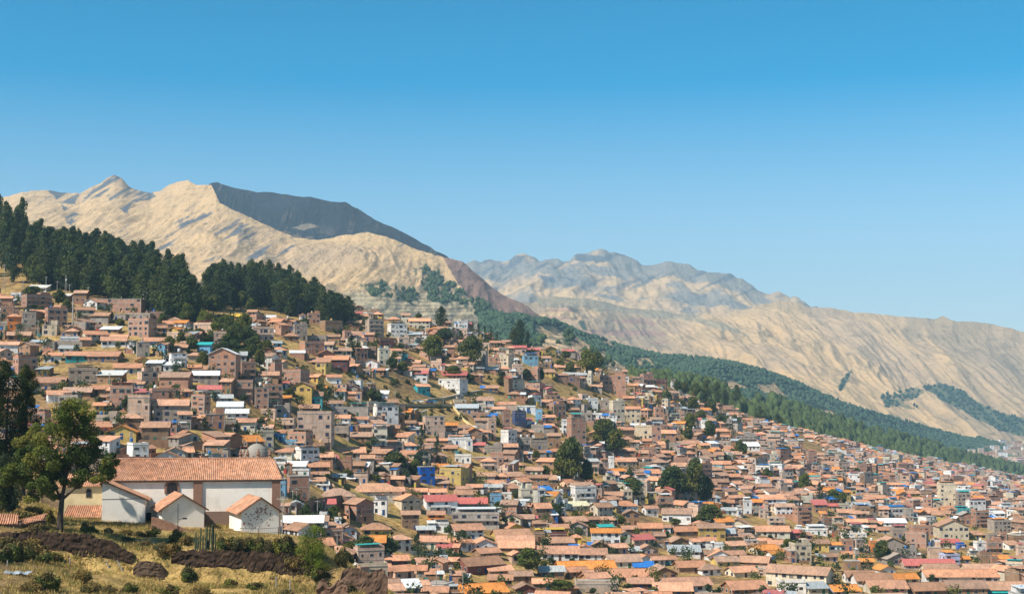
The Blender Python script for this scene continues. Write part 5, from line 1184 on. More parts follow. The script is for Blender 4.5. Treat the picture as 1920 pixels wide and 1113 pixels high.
# left gabled wing (asymmetric)
c, w = world_block(192, 270, 238, 12); a1 = MB(); s_ = 238 / F
x0, x1 = -w / 2, w / 2; zt = (990 - 903) * s_; ze = (990 - 936) * s_; zl = (990 - 905.5) * s_; ax = x0 + 5 * s_
prof = [(x0, -2), (x1, -2), (x1, ze), (ax, zt), (x0, zl)]
a1.face([(a, 0, b) for a, b in prof], iW, (.86, .79, .70)); a1.face([(a, 8.5, b) for a, b in prof][::-1], iW, WH)
for i in range(5):
    p, q = prof[i], prof[(i + 1) % 5]; a1.face([(p[0], 8.5, p[1]), (q[0], 8.5, q[1]), (q[0], 0, q[1]), (p[0], 0, p[1])], iW, WH)
a1.box(x0 - .02, x1 + .02, -.05, -.004, (990 - 935) * s_ - .06, (990 - 935) * s_ + .04, iW, (.4, .33, .28), True)
cpart(to_ch(a1, c, 12), 'annex_wall')
r1 = MB(); corr(r1, (x1 + .75, 8.6, ze - .25), (x1 + .75, -.45, ze - .25), (ax, -.45, zt + .12), (ax, 8.6, zt + .12), TC, 5)
corr(r1, (x0 - 1.1, -.45, zl - .35), (x0 - 1.1, 8.6, zl - .35), (ax, 8.6, zt + .12), (ax, -.45, zt + .12), TC, 6)
k = 0
while k < 24:                                                       # rounded tile ends along the verge
    t = k / 24; r1.tube((ax + (x1 + .7 - ax) * t, -.55, zt + (ze - .3 - zt) * t - .02), (ax + (x1 + .7 - ax) * t, .1, zt + (ze - .3 - zt) * t), .13, .13, 6, 0, (.33, .16, .10)); k += 1
cpart(to_ch(r1, c, 12), 'annex_roof', None, [MTN])
def gable_annex(px0, px1, D, yaw, apx, apy, epy, L, basepy, seed, stained=False):
    c, w = world_block(px0, px1, D, yaw, basepy); s_ = D / F; w = w / math.cos(R(yaw)) * .97
    zt = (basepy - apy) * s_; ze = (basepy - epy) * s_; x0, x1 = -w / 2, w / 2; xa = ((apx - (px0 + px1) / 2) * s_) / math.cos(R(yaw))
    b = MB(); prof = [(x0, -2), (x1, -2), (x1, ze), (xa, zt), (x0, ze)]
    b.face([(a, 0, q) for a, q in prof], iW, (.86, .79, .70)); b.face([(a, L, q) for a, q in prof][::-1], iW, WH)
    for i in range(5):
        p, q = prof[i], prof[(i + 1) % 5]; b.face([(p[0], L, p[1]), (q[0], L, q[1]), (q[0], 0, q[1]), (p[0], 0, p[1])], iW, (.88, .82, .73))
    cpart(to_ch(b, c, yaw), 'annex_wall')
    r = MB(); sl = (zt - ze) / (x1 - xa); ov = .8
    corr(r, (x0 - ov, -.45, ze - ov * sl * .9 + .08), (x0 - ov, L, ze - ov * sl * .9 + .08), (xa, L, zt + .12), (xa, -.45, zt + .12), TC, seed)
    corr(r, (x1 + ov, L, ze - ov * sl + .08), (x1 + ov, -.45, ze - ov * sl + .08), (xa, -.45, zt + .12), (xa, L, zt + .12), TC, seed + 1)
    for sg, xe in ((1, x1 + ov), (-1, x0 - ov)):
        for k in range(15):
            t = k / 15; xx = xa + (xe - xa) * t; zz = zt + (ze - ov * sl - zt) * t
            r.tube((xx, -.55, zz + .05), (xx, .05, zz + .05), .13, .13, 6, 0, (.33, .16, .10))
    cpart(to_ch(r, c, yaw), 'annex_roof', None, [MTN])
    if stained:
        st = MB(); rr_ = random.Random(4)
        for k in range(130):
            if rr_.random() < .6: a = rr_.gauss(.35, .75); q = zt * .66 + rr_.gauss(0, .45)
            else: a = rr_.uniform(x0 + .3, x1 - .3); q = rr_.uniform(1.2, zt * .6)
            if q > ze + (1 - abs(a - xa) / (x1 - xa)) * (zt - ze) - .4 or a < x0 + .2 or a > x1 - .2: continue
            n = 6; r0 = rr_.uniform(.04, .17); y_ = -.012 - .0008 * k * .1
            st.face([(a + r0 * rr_.uniform(.6, 1.6) * math.cos(6.28 * i / n), y_, q + r0 * rr_.uniform(.4, 1.1) * math.sin(6.28 * i / n)) for i in range(n)], iW, (.36, .19, .14))
        cpart(to_ch(st, c, yaw), 'peeled_plaster')
gable_annex(306, 380, 236, 22, 342, 928, 953, 9.0, 992, 20)
gable_annex(454, 521, 235, 23, 488, 934, 958, 9.5, 1004, 30, True)
c, w = world_block(120, 189, 243, 8, 985); s_ = 243 / F
b = MB(); b.box(-w / 2, w / 2, 0, 7, -2, (985 - 913) * s_, iW, CRM); cpart(to_ch(b, c, 8), 'sacristy_wall')
r = MB(); zz = (985 - 913) * s_; corr(r, (-w / 2 - 1.2, -.5, zz), (w / 2 + .1, -.5, zz), (w / 2 + .1, 4, zz + 1.9), (-w / 2 - 1.2, 4, zz + 1.9), TC, 41); cpart(to_ch(r, c, 8), 'annex_roof', None, [MTN])
b = MB(); xx = (165 - 154.5) * s_; arch_solid(b, 1.05, 1.6, xx, (985 - 933) * s_, -.06, 0, iW, (.5, .38, .2)); wv = cpart(to_ch(b, c, 8), 'arched_window')
b = MB(); arch_solid(b, .85, 1.45, xx, (985 - 932.5) * s_, -.1, -.06, iG, (.03, .03, .03)); cpart(to_ch(b, c, 8), 'glazing', wv)
c, w = world_block(123, 191, 239, 8, 985); s_ = 239 / F
b = MB(); b.box(-w / 2, w / 2, 0, 3.4, -2, (985 - 969) * s_, iW, CRM); cpart(to_ch(b, c, 8), 'lean_to_wall')
r = MB(); zz = (985 - 970) * s_; corr(r, (-w / 2 - .4, -.45, zz), (w / 2 + .3, -.45, zz), (w / 2 + .1, 3.6, zz + 1.75), (-w / 2 - .2, 3.6, zz + 1.75), TC, 43, .36, .09); cpart(to_ch(r, c, 8), 'lean_to_roof', None, [MTN])
b = MB(); c = px_pt(286, 990, 243); b.box(-1.6, 1.6, 0, .3, -2, 3.6, iW, WH); cpart(to_ch(b, c, 8), 'passage_wall')
b = MB(); b.box(-1.15, -.25, -.05, 0, 0, 2.7, iW, (.02, .035, .025)); cpart(to_ch(b, c, 8), 'door')
# dome with its stone pinnacles
c = px_pt(481, 860, 262); d = MB(); s_ = 262 / F; rd = 23 * s_
dm = MB(); dm.lathe([(rd, 0), (rd, .25), (rd * .985, .7), (rd * .9, 1.35), (rd * .74, 2.0), (rd * .5, 2.5), (rd * .25, 2.78), (.12, 2.86), (.1, 3.1), (.2, 3.25), (.1, 3.45), (.07, 3.9), (.01, 4.1)], 0, 0, 28, iW, (.30, .27, .23))
bz = church.location.z; cc = Vector((c.x, c.y, c.z))
dome = cpart(to_ch(dm, cc, 0), 'dome')
dr = MB(); dr.lathe([(rd * 1.12, -6.5), (rd * 1.12, -.05), (rd * 1.18, -.02), (rd * 1.18, .12), (rd * .98, .14)], 0, 0, 24, iW, (.24, .14, .10)); cpart(to_ch(dr, cc, 0), 'dome_drum')
for px_, D_ in ((451, 260), (458, 263.5), (464, 259), (484, 258.5), (506, 260), (503, 264)):
    q = px_pt(px_, 861, D_); p_ = MB()
    p_.box(-.38, .38, -.38, .38, -6, .1, iW, (.24, .14, .10)); p_.lathe([(.36, .1), (.42, .2), (.3, .35), (.26, .8), (.40, .95), (.40, 1.05), (.2, 1.2), (.26, 1.4), (.14, 1.65), (.08, 1.9), (.01, 2.1)], 0, 0, 10, iW, (.27, .16, .11))
    cpart(to_ch(p_, q, 8), 'pinnacle')

# ------------------------------------------------------------------ walls of earth and stone, ruins, fences
def rough_wall(name, pts, thick, label, cat, colr, seed, amp=.18, mat=MSTONE, group=None):
    """pts: (px, py_top, py_bottom, distance)"""
    rs = np.random.RandomState(seed); fine = []
    for (a, b) in zip(pts[:-1], pts[1:]):
        n = max(2, int(abs(b[0] - a[0]) / 3.0) + int(abs(b[3] - a[3]) / .6))
        for i in range(n): t = i / n; fine.append([a[k] * (1 - t) + b[k] * t for k in range(4)])
    fine.append(list(pts[-1])); nr = 14; mb = MB(); F3 = []
    for i, (px, pt, pb, D) in enumerate(fine):
        top = px_pt(px, pt, D); bot = px_pt(px, pb, D); H = top.z - bot.z; top.z += (fbm(np.array([i / 3.0]), np.array([seed * 1.0]), 3, seed)[0] - .5) * amp * 3
        col_ = []
        for j in range(nr + 1):
            t = j / nr; z = bot.z - 1.2 + (top.z - bot.z + 1.2) * t
            dy = (fbm(np.array([i / 7.0]), np.array([j / 2.0]), 4, seed)[0] - .5) * amp * 2.2 + (vnoise(np.array([i * .9]), np.array([j * 1.1]), seed)[0] - .5) * min(amp, .3) * .7
            col_.append((top.x, D + dy + (1 - t) * -.35, z))
        col_.append((top.x, D + thick, top.z - .1)); col_.append((top.x, D + thick, bot.z - 1.2)); F3.append(col_)
    b = len(mb.v); m = nr + 3
    for c_ in F3: mb.v += c_
    for i in range(len(F3) - 1):
        for j in range(m - 1): q = b + i * m + j; mb.f.append((q, q + m, q + m + 1, q + 1)); mb.m.append(0); mb.c.append(colr)
    o = link(name, mb.mesh(name, [mat])); tag(o, label, cat, group)
    if True: o.data.polygons.foreach_set('use_smooth', [False] * len(o.data.polygons))
    return o
MEARTH = mat_plain('shaded_earth', (.05, .03, .019), .95, .6, 1.6)  # earth colour darkened to stand in for the shade on these walls
MADOBE = mat_plain('adobe', (.17, .10, .065), .95, .35, .8)
rough_wall('earth_retaining_wall', [(-60, 1000, 1040, 198), (30, 998, 1042, 198), (75, 996, 1046, 198.5), (130, 1000, 1052, 198.5), (170, 1003, 1058, 198.5), (205, 1014, 1062, 198.6), (232, 1027, 1066, 198.6), (250, 1042, 1070, 198.6)], .8, 'shaded earthen retaining wall below the left end of the church', 'wall', (1, 1, 1), 3, .3, MEARTH)
rough_wall('stone_retaining_wall', [(250, 1066, 1078, 197.4), (258, 1054, 1078, 197.2), (280, 1052, 1078, 197.0), (300, 1056, 1078, 197.2), (312, 1068, 1078, 197.4)], .6, 'low dry-stone wall patch in the middle of the earth bank', 'wall', (1, 1, 1), 4, .3, mat_plain('dry_stone', (.09, .06, .04), .95, .6, 2.5))
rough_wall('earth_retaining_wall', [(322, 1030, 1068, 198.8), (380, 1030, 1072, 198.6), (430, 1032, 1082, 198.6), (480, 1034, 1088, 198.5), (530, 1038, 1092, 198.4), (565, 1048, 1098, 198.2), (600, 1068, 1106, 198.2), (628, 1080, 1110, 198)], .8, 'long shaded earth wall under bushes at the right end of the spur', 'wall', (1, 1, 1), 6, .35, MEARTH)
rough_wall('ruined_adobe_wall', [(636, 1092, 1116, 192), (642, 1068, 1116, 192), (672, 1064, 1116, 192.4), (690, 1074, 1118, 192.6), (716, 1064, 1120, 193), (726, 1082, 1120, 193)], .7, 'ruined adobe wall standing at the bottom edge beside the street', 'wall', (1, 1, 1), 8, .2, MADOBE)
rough_wall('ruined_adobe_wall', [(594, 1092, 1125, 176), (604, 1084, 1125, 176), (618, 1098, 1125, 176), (634, 1082, 1125, 176), (652, 1096, 1125, 176)], .7, 'broken jagged adobe stump with moss at the bottom edge', 'wall', (1, 1, 1), 9, .3, MADOBE)
rough_wall('brick_yard_wall', [(216, 851, 866, 296), (240, 851, 866, 297), (242, 855, 868, 297), (330, 857, 868, 300), (376, 860, 870, 302)], .4, 'low reddish yard wall running along behind the church roof', 'wall', (1, 1, 1), 10, .03, mat_plain('mud_brick', (.24, .12, .09), .95, .3, 1.0))
def slope_wall(pts, h, name, label, colr, seed, th=.5):
    q = []
    for px, py in pts: p = at(px, py); q.append((px, py - h / m_per_px(p.y), py + 2, p.y))
    return rough_wall(name, q, th, label, 'wall', (1, 1, 1), seed, .02, mat_plain(name, colr, .9, .15))
slope_wall([(844, 757), (856, 772), (870, 790), (884, 801), (900, 813)], 1.6, 'stair_wall', 'yellow-topped white wall of the long stairway climbing the dry slope', (.62, .52, .26), 21)
slope_wall([(556, 968), (590, 958), (640, 950), (652, 956), (656, 985)], 4.5, 'terrace_wall', 'tall adobe terrace wall left of the brown gabled brick house', (.22, .13, .085), 22)
slope_wall([(1225, 990), (1290, 992), (1340, 996), (1375, 998)], 2.2, 'garden_wall', 'long tile-capped garden wall right of the large courtyard roofs', (.34, .22, .14), 23)
slope_wall([(930, 965), (960, 966), (992, 968)], 3.0, 'garden_wall', 'grey stone garden wall right of the long open pavilion', (.17, .14, .12), 24)
slope_wall([(218, 790), (245, 784), (287, 770)], 1.0, 'street_wall', 'pale parapet of the street running up past the scrubby bank', (.6, .58, .54), 25)
slope_wall([(770, 1040), (820, 1041), (853, 1038)], 1.6, 'garden_wall', 'white terrace wall below the cream tiled house at lower centre', (.66, .66, .62), 26)
slope_wall([(820, 820), (860, 817), (895, 812)], 2.6, 'garden_wall', 'light concrete retaining wall at the foot of the yellow stairway', (.42, .36, .3), 27)
def ribbon(name, pts, w, mat):
    mb = MB(); P_ = []
    for (a, b) in zip(pts[:-1], pts[1:]):
        for i in range(8): t = i / 8; P_.append(at(a[0] * (1 - t) + b[0] * t, a[1] * (1 - t) + b[1] * t))
    P_.append(at(*pts[-1]))
    for i in range(len(P_) - 1):
        p, q = P_[i], P_[i + 1]; d = (q - p); nrm = Vector((-d.y, d.x, 0)).normalized() * w / 2; up = Vector((0, 0, .75))
        a, b, c_, e_ = p - nrm + up, p + nrm + up, q + nrm + up, q - nrm + up; dn = Vector((0, 0, -1.6))
        for f_ in ([a, e_, c_, b], [a + dn, a, b, b + dn][::-1], [a, a + dn, e_ + dn, e_], [b + dn, b, c_, c_ + dn][::-1]): mb.face([tuple(v) for v in f_], 0)
    o = link(name, mb.mesh(name, [mat])); tag(o, None, None, None, 'structure')
MROAD = mat_plain('dirt_road', (.36, .29, .2), .95, .2)
ribbon('road', [(735, 759), (780, 759), (845, 759)], 5, MROAD); ribbon('path', [(797, 750), (830, 747), (870, 738), (900, 733), (928, 736)], 3, MROAD); ribbon('street', [(200, 798), (245, 787), (288, 773)], 5, mat_plain('concrete_street', (.4, .38, .35)))
# church railings
def railing(pts, D, h, label):
    p0 = px_pt(pts[0][0], pts[0][1], D); t = thing('iron_railing', p0, label, 'railing')
    P_ = [px_pt(a, b, D) - p0 for a, b in pts]
    rl = MB()
    for a, b in zip(P_[:-1], P_[1:]):
        for zz in (h, h * .5): rl.tube(a + Vector((0, 0, zz)), b + Vector((0, 0, zz)), .035, .035, 5)
    link('rail', rl.mesh('rail', [MDARK]), t)
    for a, b in zip(P_[:-1], P_[1:]):
        n = max(1, int((b - a).length / 2.2))
        for i in range(n + 1):
            q = a + (b - a) * i / n; m_ = MB(); m_.tube(q - Vector((0, 0, .8)), q + Vector((0, 0, h + .1)), .05, .05, 5); link('post', m_.mesh('post', [MDARK]), t)
        bb = MB()
        k = int((b - a).length / .35)
        for i in range(k): q = a + (b - a) * (i + .5) / k; bb.tube(q + Vector((0, 0, .1)), q + Vector((0, 0, h)), .015, .015, 4)
        link('bar', bb.mesh('bar', [MDARK]), t)
railing([(176, 995), (225, 996), (270, 997)], 232, 1.5, 'dark iron railing in front of the left gabled church wing')
railing([(450, 1007), (485, 1008), (522, 1006)], 229, 1.5, 'dark iron railing in front of the stained church gable')
railing([(380, 1004), (450, 1007)], 229.5, 1.0, 'low dark railing between the two right church annexes')
rough_wall('ramp_wall', [(284, 968, 1004, 229), (300, 971, 1006, 228.6), (350, 991, 1010, 228), (390, 1002, 1012, 227.5)], .35, 'sloping tile-capped wall running down in front of the middle annex', 'wall', (1, 1, 1), 14, .05, mat_plain('ramp_brick', (.2, .11, .075), .95, .3, 2))
for (a_, b_, c_, d_) in ((284, 968, 300, 971), (300, 971, 350, 991)):
    pass
# tile-roofed adobe shed at the left edge
g1 = px_pt(8, 1003, 204); t = thing('adobe_shed', g1, 'low adobe shed with broken red tile roof at the left edge', 'shed', None, R(6))
b = MB(); b.box(-5.5, 2.2, 0, 4, -3, 1.7, iW, (.23, .13, .09)); part(b, 'wall', t, NEAR)
r = MB(); corr(r, (-6, -.5, 1.6), (1.9, -.5, 1.6), (1.2, 3, 2.75), (-6, 3, 2.75), TC, 51, .34, .09); part(r, 'roof', t, [MTN])
g1 = px_pt(56, 1003, 206); t = thing('adobe_shed', g1, 'second adobe shed with tilted tile roof beside the foreground tree', 'shed', None, R(14))
b = MB(); b.box(-1.9, 2.0, 0, 3.5, -3, 1.9, iW, (.22, .12, .085)); part(b, 'wall', t, NEAR)
r = MB(); corr(r, (-2.2, -.5, 1.3), (2.2, -.5, 2.3), (2.2, 2.6, 2.9), (-2.2, 2.6, 1.9), TC, 52, .34, .09); part(r, 'roof', t, [MTN])
# poles
def pole(px, yt, yb, lab, D=None, arm=True, r=.14, lamp=False):
    p = px_pt(px, yb, D) if D else at(px, yb); s = m_per_px(p.y); h = (yb - yt) * s
    t = thing('street_lamp' if lamp else 'utility_pole', p, lab, 'lamp' if lamp else 'pole', None if lamp else 'utility poles along the streets')
    m_ = MB(); m_.tube((0, 0, -1.5), (0, 0, h), r, r * .65, 7); link('shaft', m_.mesh('shaft', [MPOLE if not lamp else MDARK]), t)
    if arm:
        m_ = MB(); m_.box(-.9, .9, -.05, .05, h - .6, h - .48, 0, (.3, .3, .3), True)
        for k in (-.8, -.3, .3, .8): m_.tube((k, 0, h - .48), (k, 0, h - .25), .05, .03, 5)
        link('crossarm', m_.mesh('crossarm', [MPOLE]), t)
    if lamp:
        m_ = MB(); m_.tube((0, 0, h - 2.5), (1.1, 0, h - 2.3), .04, .04, 5); m_.box(.8, 1.45, -.15, .15, h - 2.45, h - 2.2, 0, (.1, .1, .1), True); link('lamp_head', m_.mesh('lamp_head', [MDARK]), t)
    return p + Vector((0, 0, h - .3))
for a in """7.5 495 544|43 525 555|86 518 545|107 526 548|130 532 558|152 542 566|165 537 566|143 592 618|71 600 637|344 615 642|452 568 582|87 750 774|102 735 772|125 748 774|205 698 726|279 735 778|499 668 722|
549 918 944|556 914 944|601 800 832|741 732 755|831 733 758|918 735 752|844 812 836|856 815 834|765 818 852|532 930 970|595 937 966|604 935 956|632 1000 1038|933 845 888|954 853 880|1084 732 764|979 680 714|818 1058 1120|868 1070 1112|
1345 1040 1062|1210 790 806|1130 842 866|1545 960 990|1400 900 930|1010 870 890|160 560 590|398 780 806|437 800 830|1273 720 738""".replace('\n', '').split('|'):
    q = [float(v) for v in a.split()]; pole(q[0], q[1], q[2], uniq('slim concrete pole', q[0], (q[1] + q[2]) / 2), r=.16)
pole(136, 556, 612, 'thick white pole with a box, rising between the uppermost brick houses', arm=False, r=.4)
pole(333, 945, 1008, 'slim dark lamp post in front of the middle church annex', 228, False, .07, True)
pole(529, 930, 1012, 'dark pole just right of the stained church gable', 226, True, .09)
mst = px_pt(123, 556, at(123, 556).y); t = thing('radio_mast', mst, 'thin lattice radio mast with dishes against the dark wood', 'mast'); m_ = MB()
for a, b in ((-.5, -.5), (.5, -.5), (0, .5)): m_.tube((a, b, -1), (a * .3, b * .3, 12), .07, .05, 4)
for k in range(12): m_.tube((-.5 + .03 * k, -.5 + .03 * k, k), (.47 - .03 * k, -.47 + .03 * k, k + .9), .04, .04, 4)
link('lattice', m_.mesh('lattice', [MPOLE]), t); m_ = MB(); m_.lathe([(.05, 8.8), (.5, 8.9), (.55, 9.6), (.05, 9.7)], .3, -.3, 8); link('dish', m_.mesh('dish', [mat_plain('white_metal', (.75, .75, .75))]), t)
# overhead wires across the lower right of the spur
def wire(a, b, lab, sag=1.2):
    m_ = MB(); a = Vector(a); b = Vector(b); pr = None
    for i in range(15):
        t = i / 14; p = a.lerp(b, t) - Vector((0, 0, sag * 4 * t * (1 - t)))
        if pr is not None: m_.tube(pr, p, .035, .035, 4, cap=False)
        pr = p
    o = link('overhead_wire', m_.mesh('overhead_wire', [MDARK])); tag(o, lab, 'wire', 'overhead wires')
def topof(px, yt, yb, D=None): p = px_pt(px, yb, D) if D else at(px, yb); return p + Vector((0, 0, (yb - yt) * m_per_px(p.y) - .4))
for (a_, b_, lb) in (((632, 1000, 1038), (595, 937, 966), 'wire from the pole by the drooping tree up to the terrace'), ((818, 1058, 1120), (868, 1070, 1112), 'wire between the two poles at the bottom centre'), ((818, 1058, 1120), (632, 1000, 1038), 'long wire crossing the roofs left of bottom centre'),
        ((532, 930, 970), (556, 914, 944), 'short wire right of the church'), ((279, 735, 778), (205, 698, 726), 'wire climbing over the scrubby bank'), ((933, 845, 888), (954, 853, 880), 'wire between the poles on the dry meadow'), ((741, 732, 755), (831, 733, 758), 'wire along the slope road'), ((844, 812, 836), (856, 815, 834), 'wire at the foot of the stairway')):
    wire(topof(*a_), topof(*b_), lb)
# cars on the slope road
def car(px, py, colr, lab, rz):
    p = at(px, py) + Vector((0, 0, .8)); t = thing('parked_car', p, lab, 'car', 'cars parked on the slope road', R(rz)); mt = mat_plain('car_paint', colr, .35, .02)
    b = MB(); pr = [(-2.1, .35), (2.1, .35), (2.15, .8), (1.2, .95), (.6, 1.42), (-1.2, 1.42), (-1.9, .98), (-2.15, .9)]
    b.face([(x, -.85, z) for x, z in pr], 0); b.face([(x, .85, z) for x, z in pr][::-1], 0)
    for i in range(8): u_, v_ = pr[i], pr[(i + 1) % 8]; b.face([(u_[0], .85, u_[1]), (v_[0], .85, v_[1]), (v_[0], -.85, v_[1]), (u_[0], -.85, u_[1])], 0)
    link('body', b.mesh('body', [mt]), t)
    b = MB(); b.face([(-1.6, -.87, 1.0), (.95, -.87, 1.0), (.5, -.87, 1.34), (-1.1, -.87, 1.34)], 0); b.face([(.98, -.7, 1.0), (.98, .7, 1.0), (.62, .65, 1.38), (.62, -.65, 1.38)], 0); link('window', b.mesh('window', [MG]), t)
    for x in (-1.35, 1.35):
        for y in (-.86, .66): b = MB(); b.tube((x, y, .33), (x, y + .2, .33), .33, .33, 12); b.f.append(tuple(range(11, -1, -1))); b.m.append(0); b.c.append((0, 0, 0)); link('wheel', b.mesh('wheel', [MDARK]), t)
car(779, 757, (.25, .3, .3), 'grey parked car, left of the white one on the slope road', 5); car(788, 757, (.8, .8, .8), 'white parked car in the row on the slope road', 3)
car(806, 757.5, (.02, .07, .2), 'dark blue parked car on the slope road under the path', 4); car(813, 757.5, (.05, .3, .5), 'light blue parked car at the right end of the row', 2)
# ------------------------------------------------------------------ foreground tree, shrubs, cactus, grass
def big_tree():
    base = px_pt(112, 1000, 203); base.z = ground(base.x, base.y); s = 203 / F; r = random.Random(9)
    t = thing('eucalyptus_tree', base - Vector((0, 0, .2)), 'big leafy eucalyptus in front of the left end of the church', 'tree')
    def L(px, py, y=0): return Vector(((px - 112) * s, y, (1000 - py) * s))
    segs = [(Vector((0, 0, -1.5)), L(113, 965), .55, .42), (L(113, 965), L(115, 935), .42, .36), (L(115, 935), L(122, 880, .5), .3, .2), (L(122, 880, .5), L(126, 800, .4), .2, .07),
            (L(115, 937), L(150, 908, -.8), .24, .15), (L(150, 908, -.8), L(190, 884, -1.2), .15, .05), (L(114, 940), L(92, 900, .8), .2, .12), (L(92, 900, .8), L(62, 860, 1), .12, .05),
            (L(120, 900), L(88, 850, -1), .13, .05), (L(122, 880), L(160, 830, 1), .12, .05), (L(140, 916, -.5), L(168, 868, -1.5), .1, .04), (L(100, 915, .5), L(55, 905, -.5), .1, .04), (L(125, 840), L(140, 780), .08, .03)]
    cl = []
    spots = """126 782 26|142 770 16|150 790 18|108 792 24|95 805 22|134 812 26|115 825 26|152 818 22|158 800 16|82 822 20|60 815 16|48 830 18|38 850 18|28 868 16|55 858 22|72 845 22|85 870 24|64 885 22|45 892 18|95 895 20|78 905 16|110 852 24|140 848 24|130 872 22|
152 868 22|170 850 22|185 862 18|196 872 16|205 884 12|192 896 12|176 890 18|160 890 16|148 900 10|118 905 12|100 915 10|62 908 12|36 885 14|20 880 12|130 760 12|118 770 14|165 778 10|172 830 14|202 862 10|212 868 8|45 905 20|70 920 16|90 915 18|30 900 16|105 930 12|60 935 10|140 905 12|80 900 22|20 905 12|95 878 24|110 890 18""".replace('\n', '').split('|')
    for q in spots:
        px, py, rd = [float(v) for v in q.split()]; k = rd * s
        for m_ in range(3):
            a = Vector((r.gauss(0, .4), r.gauss(0, .9), r.gauss(0, .35))) * k
            p = L(px, py, r.uniform(-2.2, 2.2)) + a; q_ = k * r.uniform(.6, .95)
            c = r.choice(((.11, .145, .03), (.16, .185, .036), (.08, .11, .028), (.23, .22, .045)))
            cl.append((p.x, p.y, p.z, q_, q_, q_ * .8, int(330 * (rd / 20) ** 1.4) + 30, c))
    link('crown', leaf_mesh('crown', cl, .19, 5, .55), t); link('trunk', bark_mesh('trunk', segs), t)
big_tree()
def dark_tree(px, pyb, D, hpx, wpx, seed, lab):
    base = px_pt(px, pyb, D); s = D / F; H = hpx * s; w = wpx * s / 2; r = random.Random(seed); t = thing('eucalyptus_tree', base, lab, 'tree', 'dark trees at the left edge')
    cl = []
    for i in range(46):
        tt = .16 + .84 * (i + .5) / 46; pr = math.sin(math.pi * min(1, (tt - .1) * .92 + .1)) ** .6; a = r.uniform(0, 6.28); rr = w * pr * r.uniform(.15, .85)
        q = w * r.uniform(.22, .4) * (pr * .7 + .3); cl.append((math.cos(a) * rr, math.sin(a) * rr, H * tt, q, q, q * 1.5, 330, r.choice(((.03, .05, .022), (.04, .065, .03), (.06, .085, .03), (.09, .11, .03)))))
    link('crown', leaf_mesh('crown', cl, .17, seed, .5), t); link('trunk', bark_mesh('trunk', [((0, 0, -2), (.3, 0, H * .9), .4, .06)]), t)
dark_tree(8, 915, 222, 235, 92, 71, 'tallest very dark tree at the left edge of the picture'); dark_tree(44, 905, 226, 215, 66, 72, 'dark pointed tree just left of the big foreground eucalyptus'); dark_tree(-25, 915, 220, 230, 80, 73, 'dark tree cut by the left border')
dark_tree(20, 960, 215, 100, 90, 74, 'low dark tree under the tall ones at the left edge')
def willow():
    D = 199; base = px_pt(585, 1072, D); s = D / F; r = random.Random(5); t = thing('pepper_tree', base, 'bright green drooping tree right of the church at the spur end', 'tree'); cl = []
    for px, py, rd in ((582, 1000, 14), (572, 1012, 14), (595, 1010, 13), (584, 1024, 16), (570, 1030, 10), (600, 1028, 9), (578, 1044, 14), (592, 1048, 15), (572, 1058, 12), (602, 1060, 10), (586, 1066, 14), (588, 992, 8)):
        for m_ in range(3):
            x, z, k = (px - 585) * s + r.gauss(0, .3), (1072 - py) * s + r.gauss(0, .2), rd * s; q = k * r.uniform(.9, 1.2)
            cl.append((x, r.gauss(0, .7), z, q, q, q, 300, r.choice(((.10, .16, .02), (.14, .20, .03), (.06, .10, .02)))))
    link('crown', leaf_mesh('crown', cl, .10, 6, .5), t); link('trunk', bark_mesh('trunk', [((0, 0, -1.5), (0, 0, 3.5), .16, .06)]), t)
willow()
def gpt(px, py):
    """point of the near spur seen at this place: march along the ray"""
    u, e = ue(px, py); d = 120.0
    while d < 262:
        if e * d <= spur(u, d) + .05: return Vector((u * d, d, spur(u, d)))
        d += .4
    return Vector((u * 235, 235, spur(u, 235)))
SHR = """12 1058 34 34 s|32 1052 40 30 s|52 1050 36 26 b|20 1032 30 36 b|60 1030 26 30 b|84 1056 26 36 s|100 1054 22 26 s|70 1000 20 30 b|40 975 26 40 b|20 960 24 36 b|65 965 20 30 b|92 985 34 18 s|158 1000 22 20 s|172 998 16 16 s|200 1000 14 20 b|
235 1002 14 22 b|262 1004 12 20 b|288 1006 20 18 s|330 1018 26 26 s|345 1022 22 22 b|300 1030 16 26 b|270 1024 14 26 b|240 1016 12 22 b|318 1045 24 26 b|415 1032 26 26 s|432 1032 28 26 s|450 1034 28 28 b|468 1034 26 26 s|486 1036 30 28 s|503 1036 26 26 b|
520 1040 26 28 s|538 1040 34 30 s|528 1028 22 22 b|545 1060 26 20 b|560 1066 20 24 b|330 1086 26 28 s|350 1088 24 30 s|370 1082 26 22 b|150 1090 26 28 b|175 1088 22 22 s|90 1108 36 40 s|130 1110 34 42 s|60 1112 26 34 b|20 1108 34 40 s|165 1112 24 30 b|
225 1108 26 26 b|240 1112 22 26 s|262 1110 24 22 s|205 1112 18 26 b|300 1112 20 26 b|320 1115 22 26 s|350 1114 18 26 b|380 1112 16 28 b|405 1098 16 26 s|430 1100 18 28 s|455 1104 18 26 b|480 1104 16 26 s|500 1108 16 22 b|540 1114 14 26 b|570 1114 16 26 s|
610 1108 24 30 b|625 1100 22 26 s|650 1110 22 30 b|690 1116 26 36 s|665 1098 14 20 b|715 1116 24 24 s|598 1090 26 22 s|640 1060 40 20 b|652 1056 30 16 s""".replace('\n', '').split('|')
SHR = [q for i, q in enumerate(SHR) if not (float(q.split()[1]) > 1080 and i % 2)]
